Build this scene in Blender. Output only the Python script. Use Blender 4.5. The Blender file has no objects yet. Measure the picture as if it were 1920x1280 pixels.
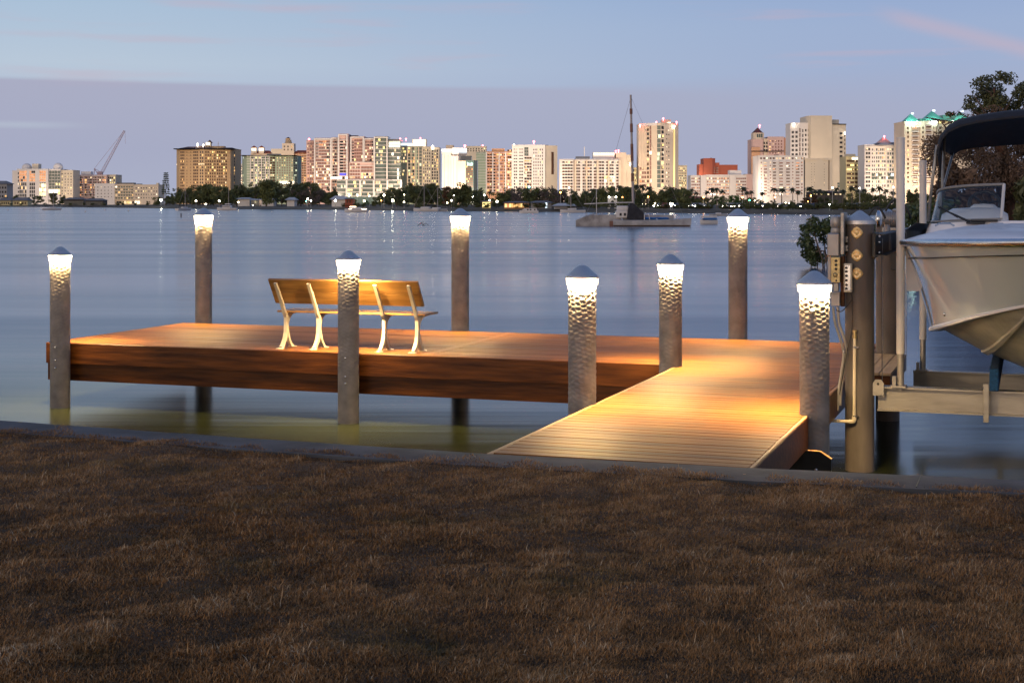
import bpy, bmesh, math, random
import numpy as np
from mathutils import Vector, Matrix
random.seed(7)
rng = np.random.default_rng(11)
PI = math.pi
R = math.radians
scene = bpy.context.scene
COL = scene.collection
F, HX, HY, CAMZ = 2800.0, 960.0, 380.0, 1.8       # focal length and horizon of the view, in 1920-wide pixels
WATER = -0.81
def P(px, py, Y):                                  # a point seen at (px, py), standing Y metres away
    return Vector(((px-HX)*Y/F, Y, CAMZ-(py-HY)*Y/F))
TH = math.atan(0.347)
CU, SU = math.cos(TH), math.sin(TH)
def W(u, v, z=0.0):                                # dock axes: u along the platform, v away from the shore
    return Vector((u*CU+v*SU, -u*SU+v*CU, z))
ROT = -TH
# ------------------------------------------------------------------ mesh builder
class MB:
    def __init__(s): s.v=[]; s.f=[]; s.m=[]; s.t=[]; s.mi=0; s.tone=0.5
    def add(s, vs, fs):
        o=len(s.v); s.v.extend([tuple(a) for a in vs])
        for f in fs:
            s.f.append(tuple(o+i for i in f)); s.m.append(s.mi); s.t.append(s.tone)
    def box(s, x0,x1,y0,y1,z0,z1):
        s.add([(x0,y0,z0),(x1,y0,z0),(x1,y1,z0),(x0,y1,z0),(x0,y0,z1),(x1,y0,z1),(x1,y1,z1),(x0,y1,z1)],
              [(0,3,2,1),(4,5,6,7),(0,1,5,4),(1,2,6,5),(2,3,7,6),(3,0,4,7)])
    def bbox(s, x0,x1,y0,y1,z0,z1,b=.004):         # box with chamfered edges
        bm=bmesh.new(); bmesh.ops.create_cube(bm,size=1)
        for v in bm.verts: v.co=Vector(((x0+x1)/2+v.co.x*(x1-x0),(y0+y1)/2+v.co.y*(y1-y0),(z0+z1)/2+v.co.z*(z1-z0)))
        bmesh.ops.bevel(bm,geom=bm.edges[:],offset=b,segments=1,affect='EDGES')
        s.addbm(bm)
    def addbm(s,bm):
        bm.verts.ensure_lookup_table(); bm.verts.index_update()
        s.add([v.co[:] for v in bm.verts],[[v.index for v in f.verts] for f in bm.faces]); bm.free()
    def tube(s, pts, r, n=8, caps=True):
        pts=[Vector(p) for p in pts]; rs=r if isinstance(r,(list,tuple)) else [r]*len(pts)
        rings=[]; ref=None
        for i,p in enumerate(pts):
            d=(pts[min(i+1,len(pts)-1)]-pts[max(i-1,0)]).normalized()
            if ref is None:
                ref=Vector((0,0,1)) if abs(d.z)<.9 else Vector((1,0,0))
            a=d.cross(ref).normalized(); b=a.cross(d).normalized(); ref=b
            rings.append([p+(a*math.cos(2*PI*k/n)+b*math.sin(2*PI*k/n))*rs[i] for k in range(n)])
        vs=[q for ring in rings for q in ring]; fs=[]
        for i in range(len(pts)-1):
            for k in range(n):
                fs.append((i*n+k,i*n+(k+1)%n,(i+1)*n+(k+1)%n,(i+1)*n+k))
        if caps: fs.append(tuple(range(n))[::-1]); fs.append(tuple((len(pts)-1)*n+k for k in range(n)))
        s.add(vs,fs)
    def lathe(s, prof, n=24, c=(0,0,0)):           # prof: list of (radius, z)
        vs=[];fs=[]
        for r,z in prof:
            for k in range(n): vs.append((c[0]+r*math.cos(2*PI*k/n),c[1]+r*math.sin(2*PI*k/n),c[2]+z))
        for i in range(len(prof)-1):
            for k in range(n): fs.append((i*n+k,i*n+(k+1)%n,(i+1)*n+(k+1)%n,(i+1)*n+k))
        s.add(vs,fs)
        if prof[0][0]>1e-4: s.add([(c[0]+prof[0][0]*math.cos(2*PI*k/n),c[1]+prof[0][0]*math.sin(2*PI*k/n),c[2]+prof[0][1]) for k in range(n)],[tuple(range(n))[::-1]])
        if prof[-1][0]>1e-4: s.add([(c[0]+prof[-1][0]*math.cos(2*PI*k/n),c[1]+prof[-1][0]*math.sin(2*PI*k/n),c[2]+prof[-1][1]) for k in range(n)],[tuple(range(n))])
    def cyl(s,p0,p1,r,n=16): s.tube([p0,p1],r,n)
    def prism(s, poly, ax, a0, a1):                # 2-D outline extruded along axis ax
        n=len(poly); vs=[]
        for a in (a0,a1):
            for p,q in poly:
                vs.append({0:(a,p,q),1:(p,a,q),2:(p,q,a)}[ax])
        fs=[tuple(range(n))[::-1],tuple(range(n,2*n))]+[(i,(i+1)%n,n+(i+1)%n,n+i) for i in range(n)]
        s.add(vs,fs)
    def grid(s, rows, close=False):                # rows of equal length -> quads
        n=len(rows[0]); vs=[p for r in rows for p in r]; fs=[]
        for i in range(len(rows)-1):
            for k in range(n if close else n-1):
                fs.append((i*n+k,i*n+(k+1)%n,(i+1)*n+(k+1)%n,(i+1)*n+k))
        s.add(vs,fs)
    def ball(s,c,r,sub=1,sc=(1,1,1)):
        bm=bmesh.new(); bmesh.ops.create_icosphere(bm,subdivisions=sub,radius=r)
        for v in bm.verts: v.co=Vector((c[0]+v.co.x*sc[0],c[1]+v.co.y*sc[1],c[2]+v.co.z*sc[2]))
        s.addbm(bm)
    def build(s, name, mat, parent=None, loc=None, smooth=False, fix=True, data_only=False):
        me=bpy.data.meshes.new(name); me.from_pydata(s.v,[],s.f)
        for m in (mat if isinstance(mat,(list,tuple)) else [mat]): me.materials.append(m)
        if len(set(s.m))>1: me.polygons.foreach_set('material_index',s.m)
        if len(set(s.t))>1:
            a=me.attributes.new('tone','FLOAT','FACE'); a.data.foreach_set('value',s.t)
        if fix:
            bm=bmesh.new(); bm.from_mesh(me); bmesh.ops.recalc_face_normals(bm,faces=bm.faces); bm.to_mesh(me); bm.free()
        if smooth:
            me.polygons.foreach_set('use_smooth',[True]*len(me.polygons))
            if smooth=='angle': me.set_sharp_from_angle(angle=R(38))
        me.update()
        if data_only: return me
        return link(name,me,parent,loc)
def link(name, me, parent=None, loc=None):
    o=bpy.data.objects.new(name,me); COL.objects.link(o)
    if parent is not None: o.parent=parent
    if loc is not None: o.location=loc
    return o
def thing(name,label,cat,loc=(0,0,0),rz=0.0,group=None):
    o=bpy.data.objects.new(name,None); COL.objects.link(o); o.empty_display_size=.1
    o.location=loc; o.rotation_euler=(0,0,rz); o['label']=label; o['category']=cat
    if group: o['group']=group
    return o
def tag(o,label,cat,group=None):
    o['label']=label; o['category']=cat
    if group: o['group']=group
    return o
def kids(o): return [c for c in bpy.data.objects if c.parent==o]
def dup(root,loc,rz=None,label=None,sc=None):
    m={}
    r=root.copy(); COL.objects.link(r); r.location=loc
    if rz is not None: r.rotation_euler=(0,0,rz)
    if sc: r.scale=sc
    if label: r['label']=label
    for ch in root.children:
        c=ch.copy(); COL.objects.link(c); c.parent=r
        for g in ch.children:
            d=g.copy(); COL.objects.link(d); d.parent=c
    return r
# ------------------------------------------------------------------ materials
MATS={}
def nodes(m):
    m.use_nodes=True; return m.node_tree.nodes, m.node_tree.links
def mat(name,col,rough=.6,metal=0.0,var=.15,scale=6.0,bump=0.0,bscale=None,stretch=(1,1,1),spec=.5,coat=0.0,tone=0.0,emit=None,estr=0.0,detail=4,sample=True,col2=None,aniso=0.0):
    if name in MATS: return MATS[name]
    m=bpy.data.materials.new(name); N,L=nodes(m)
    b=N['Principled BSDF']; b.inputs['Roughness'].default_value=rough; b.inputs['Metallic'].default_value=metal
    b.inputs['Specular IOR Level'].default_value=spec; b.inputs['Coat Weight'].default_value=coat
    if aniso: b.inputs['Anisotropic'].default_value=aniso
    tc=N.new('ShaderNodeTexCoord'); mp=N.new('ShaderNodeMapping'); mp.inputs['Scale'].default_value=stretch
    L.new(tc.outputs['Object'],mp.inputs['Vector'])
    nz=N.new('ShaderNodeTexNoise'); nz.inputs['Scale'].default_value=scale; nz.inputs['Detail'].default_value=detail
    L.new(mp.outputs['Vector'],nz.inputs['Vector'])
    mix=N.new('ShaderNodeMix'); mix.data_type='RGBA'
    c2=col2 or tuple(max(0,c*(1+var)) for c in col); c1=tuple(c*(1-var) for c in col)
    mix.inputs[6].default_value=(*c1,1); mix.inputs[7].default_value=(*c2,1)
    cr=N.new('ShaderNodeMapRange'); cr.inputs[1].default_value=.3; cr.inputs[2].default_value=.7
    L.new(nz.outputs['Fac'],cr.inputs[0])
    if tone:
        at=N.new('ShaderNodeAttribute'); at.attribute_name='tone'
        ma=N.new('ShaderNodeMath'); ma.operation='MULTIPLY_ADD'
        L.new(at.outputs['Fac'],ma.inputs[0]); ma.inputs[1].default_value=tone
        mb=N.new('ShaderNodeMath'); mb.operation='MULTIPLY'; L.new(cr.outputs[0],mb.inputs[0]); mb.inputs[1].default_value=1-tone
        L.new(mb.outputs[0],ma.inputs[2]); L.new(ma.outputs[0],mix.inputs[0])
    else: L.new(cr.outputs[0],mix.inputs[0])
    L.new(mix.outputs[2],b.inputs['Base Color'])
    if bump:
        bn=N.new('ShaderNodeBump'); bn.inputs['Strength'].default_value=bump; bn.inputs['Distance'].default_value=.01
        n2=N.new('ShaderNodeTexNoise'); n2.inputs['Scale'].default_value=bscale or scale*3; n2.inputs['Detail'].default_value=5
        L.new(mp.outputs['Vector'],n2.inputs['Vector']); L.new(n2.outputs['Fac'],bn.inputs['Height']); L.new(bn.outputs['Normal'],b.inputs['Normal'])
    if emit:
        b.inputs['Emission Color'].default_value=(*emit,1); b.inputs['Emission Strength'].default_value=estr
    if emit and not sample: m.cycles.emission_sampling='NONE'
    MATS[name]=m; return m
def glow(name,col,strength,sample=True,var=0.0,scale=.4):
    if name in MATS: return MATS[name]
    m=bpy.data.materials.new(name); N,L=nodes(m); b=N['Principled BSDF']
    b.inputs['Base Color'].default_value=(*[c*.4 for c in col],1); b.inputs['Roughness'].default_value=.3
    b.inputs['Emission Color'].default_value=(*col,1); b.inputs['Emission Strength'].default_value=strength
    if var:                                        # furniture, curtains and lamps inside a lit room
        tc=N.new('ShaderNodeTexCoord'); nz=N.new('ShaderNodeTexNoise'); nz.inputs['Scale'].default_value=scale; nz.inputs['Detail'].default_value=3
        oi=N.new('ShaderNodeObjectInfo'); va=N.new('ShaderNodeVectorMath'); va.operation='ADD'
        L.new(tc.outputs['Object'],va.inputs[0])
        L.new(oi.outputs['Location'],va.inputs[1]); L.new(va.outputs[0],nz.inputs['Vector'])
        mr=N.new('ShaderNodeMapRange'); mr.inputs[1].default_value=.35; mr.inputs[2].default_value=.65
        mr.inputs[3].default_value=strength*(1-var); mr.inputs[4].default_value=strength*(1+var)
        L.new(nz.outputs['Fac'],mr.inputs[0]); L.new(mr.outputs[0],b.inputs['Emission Strength'])
    if not sample: m.cycles.emission_sampling='NONE'
    MATS[name]=m; return m
# ------------------------------------------------------------------ camera, sky, sun
cam=bpy.data.cameras.new('camera'); co=bpy.data.objects.new('camera',cam); COL.objects.link(co)
co.location=(0,0,CAMZ); co.rotation_euler=(R(90),0,0)
cam.sensor_width=36; cam.lens=F/1920*36; cam.shift_y=-(640-HY)/1920; cam.clip_end=20000; cam.clip_start=.1
scene.camera=co
def build_world():
    w=bpy.data.worlds.new('World'); scene.world=w; w.use_nodes=True
    N=w.node_tree.nodes; L=w.node_tree.links; N.clear()
    out=N.new('ShaderNodeOutputWorld'); bg=N.new('ShaderNodeBackground'); L.new(bg.outputs[0],out.inputs[0])
    tc=N.new('ShaderNodeTexCoord'); sx=N.new('ShaderNodeSeparateXYZ'); L.new(tc.outputs['Generated'],sx.inputs[0])
    X,Y,Z=sx.outputs
    def math_(op,a,b=None,c=None):
        n=N.new('ShaderNodeMath'); n.operation=op
        for i,q in enumerate((a,b,c)):
            if q is None: continue
            if isinstance(q,(int,float)): n.inputs[i].default_value=q
            else: L.new(q,n.inputs[i])
        return n.outputs[0]
    def mr(v,a,b,c=0,d=1,smooth=True):
        n=N.new('ShaderNodeMapRange'); n.interpolation_type='SMOOTHSTEP' if smooth else 'LINEAR'
        L.new(v,n.inputs[0])
        for i,q in zip((1,2,3,4),(a,b,c,d)):
            if isinstance(q,(int,float)): n.inputs[i].default_value=q
            else: L.new(q,n.inputs[i])
        return n.outputs[0]
    def ramp(v,stops):
        n=N.new('ShaderNodeValToRGB'); e=n.color_ramp.elements
        while len(e)<len(stops): e.new(.5)
        for el,(p,c) in zip(e,stops): el.position=p; el.color=(*c,1)
        L.new(v,n.inputs[0]); return n.outputs[0]
    def mix(f,a,b,mode='MIX'):
        n=N.new('ShaderNodeMix'); n.data_type='RGBA'; n.blend_type=mode
        if isinstance(f,(int,float)): n.inputs[0].default_value=f
        else: L.new(f,n.inputs[0])
        for i,q in ((6,a),(7,b)):
            if isinstance(q,tuple): n.inputs[i].default_value=(*q,1)
            else: L.new(q,n.inputs[i])
        return n.outputs[2]
    def s(r,g,b): return tuple(((c/255+.055)/1.055)**2.4 if c>10 else c/3294 for c in (r,g,b))
    el=math_('MAXIMUM',Z,0.0)
    east_l=ramp(el,[(0,s(168,174,200)),(.03,s(163,172,203)),(.09,s(180,196,215)),(.115,s(171,191,214)),(.15,s(160,186,213)),(.35,s(114,144,190)),(1,s(88,116,168))])
    east_r=ramp(el,[(0,s(170,172,196)),(.03,s(160,168,198)),(.09,s(153,170,205)),(.115,s(151,170,206)),(.15,s(138,162,205)),(.35,s(108,134,182)),(1,s(88,116,168))])
    az=math_('DIVIDE',X,math_('MAXIMUM',Y,.05))
    east=mix(mr(az,-.34,.30),east_l,east_r)
    # long flat cloud bank low over the town, its upper edge sharp on one side and melting away on the other
    nz=N.new('ShaderNodeTexNoise'); mp=N.new('ShaderNodeMapping'); mp.inputs['Scale'].default_value=(2.2,2.2,40)
    L.new(tc.outputs['Generated'],mp.inputs[0]); L.new(mp.outputs[0],nz.inputs['Vector']); nz.inputs['Scale'].default_value=1.6; nz.inputs['Detail'].default_value=5
    edge=math_('ADD',math_('MULTIPLY_ADD',az,-.004,.0768),math_('MULTIPLY',math_('SUBTRACT',nz.outputs[0],.5),.004))
    soft=mr(az,.0,.36,.0020,.024)
    bank=mr(Z,math_('ADD',edge,soft),math_('SUBTRACT',edge,soft))
    bank=math_('MULTIPLY',bank,mr(az,-.3,.42,.92,.5))
    bankc=ramp(el,[(0,s(168,175,198)),(.035,s(161,167,194)),(.085,s(164,166,192)),(.12,s(160,170,200))])
    sky=mix(bank,east,bankc)
    # thin dusk-pink wisps
    n2=N.new('ShaderNodeTexNoise'); m2=N.new('ShaderNodeMapping'); m2.inputs['Scale'].default_value=(3.5,3.5,42); m2.inputs['Rotation'].default_value=(0,R(1.5),0); m2.inputs['Location'].default_value=(.4,.2,.72)
    L.new(tc.outputs['Generated'],m2.inputs[0]); L.new(m2.outputs[0],n2.inputs['Vector']); n2.inputs['Scale'].default_value=1.5; n2.inputs['Detail'].default_value=6
    wisp=mr(n2.outputs[0],.53,.72)
    wisp=math_('MULTIPLY',wisp,math_('MULTIPLY',mr(Z,.06,.09),mr(Z,.22,.12)))
    sky=mix(math_('MULTIPLY',wisp,.42),sky,s(196,168,184))
    # one slanting pink streak over the right-hand trees
    ln=math_('ABSOLUTE',math_('ADD',math_('SUBTRACT',Z,.121),math_('MULTIPLY',math_('SUBTRACT',az,.25),.26)))
    stk=math_('MULTIPLY',mr(ln,.009,.0),math_('MULTIPLY',mr(az,.235,.27),mr(az,.48,.36)))
    sky=mix(math_('MULTIPLY',stk,.36),sky,s(206,172,182))
    pale=math_('MULTIPLY',mr(math_('ABSOLUTE',math_('SUBTRACT',Z,.0495)),.0035,0.0),mr(az,-.27,-.33))
    sky=mix(math_('MULTIPLY',pale,.55),sky,s(178,190,208))
    # afterglow behind the viewer
    west=ramp(el,[(0,(1.30,.92,.68)),(.10,(1.30,1.0,.82)),(.26,(.72,.70,.74)),(.55,(.24,.30,.42)),(1,(.12,.18,.38))])
    wd=math_('MULTIPLY_ADD',X,.62,math_('MULTIPLY',Y,.78)); sky=mix(mr(wd,.35,-.6),sky,west)
    nish=N.new('ShaderNodeTexSky'); nish.sky_type='NISHITA'; nish.sun_disc=False
    nish.sun_elevation=R(3); nish.sun_rotation=R(218)
    ns=N.new('ShaderNodeVectorMath'); ns.operation='SCALE'; ns.inputs['Scale'].default_value=.012; L.new(nish.outputs[0],ns.inputs[0])
    sky=mix(1.0,sky,ns.outputs[0],'ADD')
    L.new(sky,bg.inputs[0]); bg.inputs[1].default_value=1.0
    w.cycles.sampling_method='MANUAL'; w.cycles.sample_map_resolution=512
build_world()
sun=bpy.data.lights.new('sun','SUN'); so=bpy.data.objects.new('sun',sun); COL.objects.link(so)
sun.energy=0.55; sun.angle=R(25); sun.color=(1,.80,.66)
so.rotation_euler=(R(90-5),0,R(-38)); so.location=(0,-20,10)
scene.view_settings.view_transform='Standard'; scene.view_settings.look='None'; scene.view_settings.gamma=1; scene.view_settings.exposure=0
scene.cycles.use_denoising=True
scene.cycles.max_bounces=6; scene.cycles.diffuse_bounces=3; scene.cycles.glossy_bounces=3; scene.cycles.transparent_max_bounces=8
scene.cycles.sample_clamp_indirect=6.0
# ------------------------------------------------------------------ materials of the near scene
M_CAP =mat('brushed_aluminium',(.60,.57,.54),.5,1.0,var=.12,scale=5,stretch=(30,30,1),bump=.05)
M_TUBE=mat('pile_wrap',(.185,.165,.152),.62,var=.25,scale=7,bump=.15,bscale=60,spec=.4)
M_PILE=mat('lift_pile_wrap',(.105,.088,.078),.6,var=.22,scale=5,stretch=(2,2,.5),bump=.12,bscale=50,spec=.35)
M_BLOOM=glow('bloom_skirt',(1,.84,.58),3.6,sample=False)  # glow of the added bloom skirt
M_RING=glow('lamp_ring',(1,.67,.29),16500.0)
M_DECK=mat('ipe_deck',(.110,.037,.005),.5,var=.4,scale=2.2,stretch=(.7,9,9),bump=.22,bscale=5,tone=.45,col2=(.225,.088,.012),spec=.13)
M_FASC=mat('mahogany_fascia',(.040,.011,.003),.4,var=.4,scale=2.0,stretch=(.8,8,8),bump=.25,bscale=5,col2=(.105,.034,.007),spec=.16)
M_TRIM=mat('pale_edge_board',(.22,.12,.05),.55,var=.2,scale=3,stretch=(1,6,6),bump=.2)
M_BWOOD=mat('bench_wood',(.27,.125,.03),.4,var=.3,scale=2.5,stretch=(.8,9,9),bump=.15,bscale=5,col2=(.35,.18,.05))
M_CAST=mat('cast_leg',(.50,.44,.34),.45,.0,var=.1,scale=8,bump=.1)
M_STEEL=mat('stainless',(.6,.6,.6),.25,1.0,var=.1,scale=20)
M_ALU=mat('lift_aluminium',(.33,.305,.27),.42,.55,var=.2,scale=2.5,stretch=(1,4,4),bump=.12,bscale=14)
M_DARK=mat('dark_plate',(.02,.018,.016),.5,.2,var=.3,scale=8)
M_GREY=mat('grey_housing',(.30,.28,.27),.4,.4,var=.18,scale=6,bump=.1)
M_BRASS=mat('bronze_cover',(.42,.33,.16),.38,.7,var=.25,scale=14,bump=.15)
M_PVC=mat('white_pvc',(.60,.56,.52),.38,var=.07,scale=4)
M_CREAM=mat('cream_pvc',(.58,.50,.36),.45,var=.1,scale=5)
M_COND=mat('grey_conduit',(.22,.21,.20),.45,var=.15,scale=6)
M_BLACK=mat('black_rubber',(.012,.012,.013),.5,var=.2,scale=8)
M_WOODW=mat('weathered_ledge',(.30,.21,.12),.6,var=.35,scale=2.2,stretch=(9,.8,9),bump=.3,bscale=5,tone=.3)
M_BLUE=mat('blue_carpet',(.006,.05,.14),.95,var=.4,scale=40,bump=.6,bscale=160)
M_REFL=mat('amber_reflector',(.80,.52,.20),.2,.2,var=.3,scale=30,bump=.5,bscale=70,coat=.6)
M_GEL=mat('white_gelcoat',(.74,.71,.71),.38,var=.03,scale=2,coat=.15,spec=.4)
M_HULL=mat('hull_gelcoat',(.80,.87,.90),.12,var=.03,scale=2,coat=.8,spec=.5)
M_BOT_SHADED=mat('hull_bottom',(.31,.30,.26),.38,var=.25,scale=3,stretch=(1,1,3),bump=.1)  # same gelcoat, the shade under the hull put into its colour
M_CANV=mat('black_canvas',(.011,.012,.018),.85,var=.3,scale=12,bump=.3,bscale=40)
M_CONC=mat('seawall_concrete',(.060,.062,.068),.92,var=.5,scale=2.2,bump=.4,bscale=24,detail=8)
def glass_mat():
    m=bpy.data.materials.new('windshield_glass'); N,L=nodes(m); b=N['Principled BSDF']
    b.inputs['Base Color'].default_value=(.72,.8,.82,1); b.inputs['Roughness'].default_value=.02
    b.inputs['Transmission Weight'].default_value=1.0; b.inputs['IOR'].default_value=1.02; b.inputs['Coat Weight'].default_value=.8
    return m
M_GLASS=glass_mat()
def UV(x,y,v):                                     # photo point lying in the dock plane v -> (u, z)
    k=(x-HX)/F; u=(k*CU-SU)*v/(CU+SU*k); Y=-u*SU+v*CU
    return u, CAMZ-(y-HY)*Y/F
class DT:                                          # a thing standing in dock axes, its parts written in u, v, z
    def __init__(s,name,label,cat,u,v,z,group=None):
        s.o=(u,v,z); s.e=thing(name,label,cat,W(u,v,z),ROT,group)
    def part(s,mb,name,m,parent=None,smooth=False,label=None):
        mb.v=[(a-s.o[0],b-s.o[1],c-s.o[2]) for a,b,c in mb.v]
        o=mb.build(name,m,parent or s.e,smooth=smooth)
        if label: o['label']=label
        return o
# ------------------------------------------------------------------ water
def build_water():
    m=bpy.data.materials.new('bay_water'); N,L=nodes(m); b=N['Principled BSDF']
    b.inputs['IOR'].default_value=1.33; b.inputs['Specular IOR Level'].default_value=.5
    tc=N.new('ShaderNodeTexCoord')
    def noise(scale,st,det=3):
        mp=N.new('ShaderNodeMapping'); mp.inputs['Scale'].default_value=st; L.new(tc.outputs['Object'],mp.inputs[0])
        n=N.new('ShaderNodeTexNoise'); n.inputs['Scale'].default_value=scale; n.inputs['Detail'].default_value=det; L.new(mp.outputs[0],n.inputs['Vector']); return n.outputs['Fac']
    sx=N.new('ShaderNodeSeparateXYZ'); L.new(tc.outputs['Object'],sx.inputs[0])
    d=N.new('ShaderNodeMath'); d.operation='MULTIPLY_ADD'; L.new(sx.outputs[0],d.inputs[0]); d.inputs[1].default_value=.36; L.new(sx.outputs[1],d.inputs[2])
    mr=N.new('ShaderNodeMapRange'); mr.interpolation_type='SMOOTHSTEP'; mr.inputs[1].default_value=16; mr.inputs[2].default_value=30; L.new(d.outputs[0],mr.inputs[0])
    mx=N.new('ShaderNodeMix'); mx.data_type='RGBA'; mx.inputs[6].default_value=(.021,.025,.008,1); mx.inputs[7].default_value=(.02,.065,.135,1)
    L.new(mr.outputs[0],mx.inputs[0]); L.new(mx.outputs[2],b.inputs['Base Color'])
    r=N.new('ShaderNodeMapRange'); r.inputs[1].default_value=.35; r.inputs[2].default_value=.65; r.inputs[3].default_value=.15; r.inputs[4].default_value=.23
    L.new(noise(1.0,(.012,.11,1),4),r.inputs[0]); L.new(r.outputs[0],b.inputs['Roughness'])
    bp=N.new('ShaderNodeBump'); bp.inputs['Strength'].default_value=.055; bp.inputs['Distance'].default_value=.3
    a=N.new('ShaderNodeMath'); a.operation='ADD'; L.new(noise(1.0,(.10,.9,1),3),a.inputs[0]); L.new(noise(1.0,(.02,.16,1),2),a.inputs[1])
    L.new(a.outputs[0],bp.inputs['Height']); L.new(bp.outputs['Normal'],b.inputs['Normal'])
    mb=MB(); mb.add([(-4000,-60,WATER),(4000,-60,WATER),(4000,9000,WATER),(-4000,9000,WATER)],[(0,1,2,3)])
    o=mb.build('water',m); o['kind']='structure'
build_water()
# ------------------------------------------------------------------ seawall and lawn
SW=np.array([(-60,33.0),(-20,18.6),(-9,14.40),(-4.235,12.35),(-2.2,11.50),(-.203,10.72),(1.64,10.14),(3.32,9.69),(6,9.1),(20,6.6),(60,0)])
def sea_y(x): return np.interp(x,SW[:,0],SW[:,1])
_hk=np.random.default_rng(77); HW=[(a*2*np.pi/l,b*2*np.pi/l,p,l) for a,b,p,l in ((np.cos(t),np.sin(t),_hk.random()*6.28,l) for t,l in zip(_hk.random(34)*6.28,np.geomspace(.16,1.3,34)))]
def humps(x,y):
    return sum(np.sin(a*x+b*y+p+.8*np.sin(.9*b*x-.9*a*y))*l**.5 for a,b,p,l in HW)/4.2
def lawn_z(x,y):
    return -.035+.022*np.sin(x*.9+.3*y)*np.cos(y*.8-.4*x)+.014*np.sin(2.3*x+1.1)*np.sin(1.9*y)+.012*humps(x,y)+.022+.024*np.clip((y-sea_y(x)+1.5)/1.0,0,1)
def build_wall():
    xs=np.concatenate([np.linspace(-60,-12,13),np.linspace(-11.5,7,75),np.linspace(8,60,14)])
    mb=MB(); rows=[]
    for x in xs:
        y=float(sea_y(x)); j=.006*math.sin(x*7.3)+.004*math.sin(x*17)
        rows.append([(x-.1,y-.48,-.5),(x-.1,y-.47,.0),(x,y-.02+j,.004),(x,y+j,-.016),(x,y+j,-.20),(x,y-.06,-.21),(x,y-.06,-2.0)])
    mb.grid(rows); o=mb.build('seawall',M_CONC)
    for x in (-7.4,-4.9,-2.45,2.7,5.2):
        y=float(sea_y(x)); mb=MB(); mb.tube([(x,y+.001,-.1),(x,y+.001,.001),(x-.14,y-.40,.001)],.004,6); mb.build('joint',M_DARK,o)
    tag(o,'low grey concrete seawall cap running between the brown lawn and the water','seawall')
    # lawn sheet
    m=mat('lawn_soil',(.085,.045,.019),.95,var=.5,scale=2.5,bump=.5,bscale=30,col2=(.15,.085,.04))
    mb=MB(); rows=[]
    for yk in np.concatenate([[-1.0],np.linspace(0,1,60)]):
        row=[]
        for x in np.concatenate([[-60,-30],np.linspace(-12,8,80),[20,60]]):
            ye=float(sea_y(x))-.42; y0=-45.0 if yk<0 else 3.0*(1-yk)+ye*yk
            if yk>=0 and ye<3: y0=ye-3*(1-yk)
            row.append((x,y0,float(lawn_z(x,y0))-.018 if yk>=0 else -.04))
        rows.append(row)
    mb.grid(rows); o=mb.build('lawn',m,smooth=True); o['kind']='structure'
build_wall()
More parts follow.
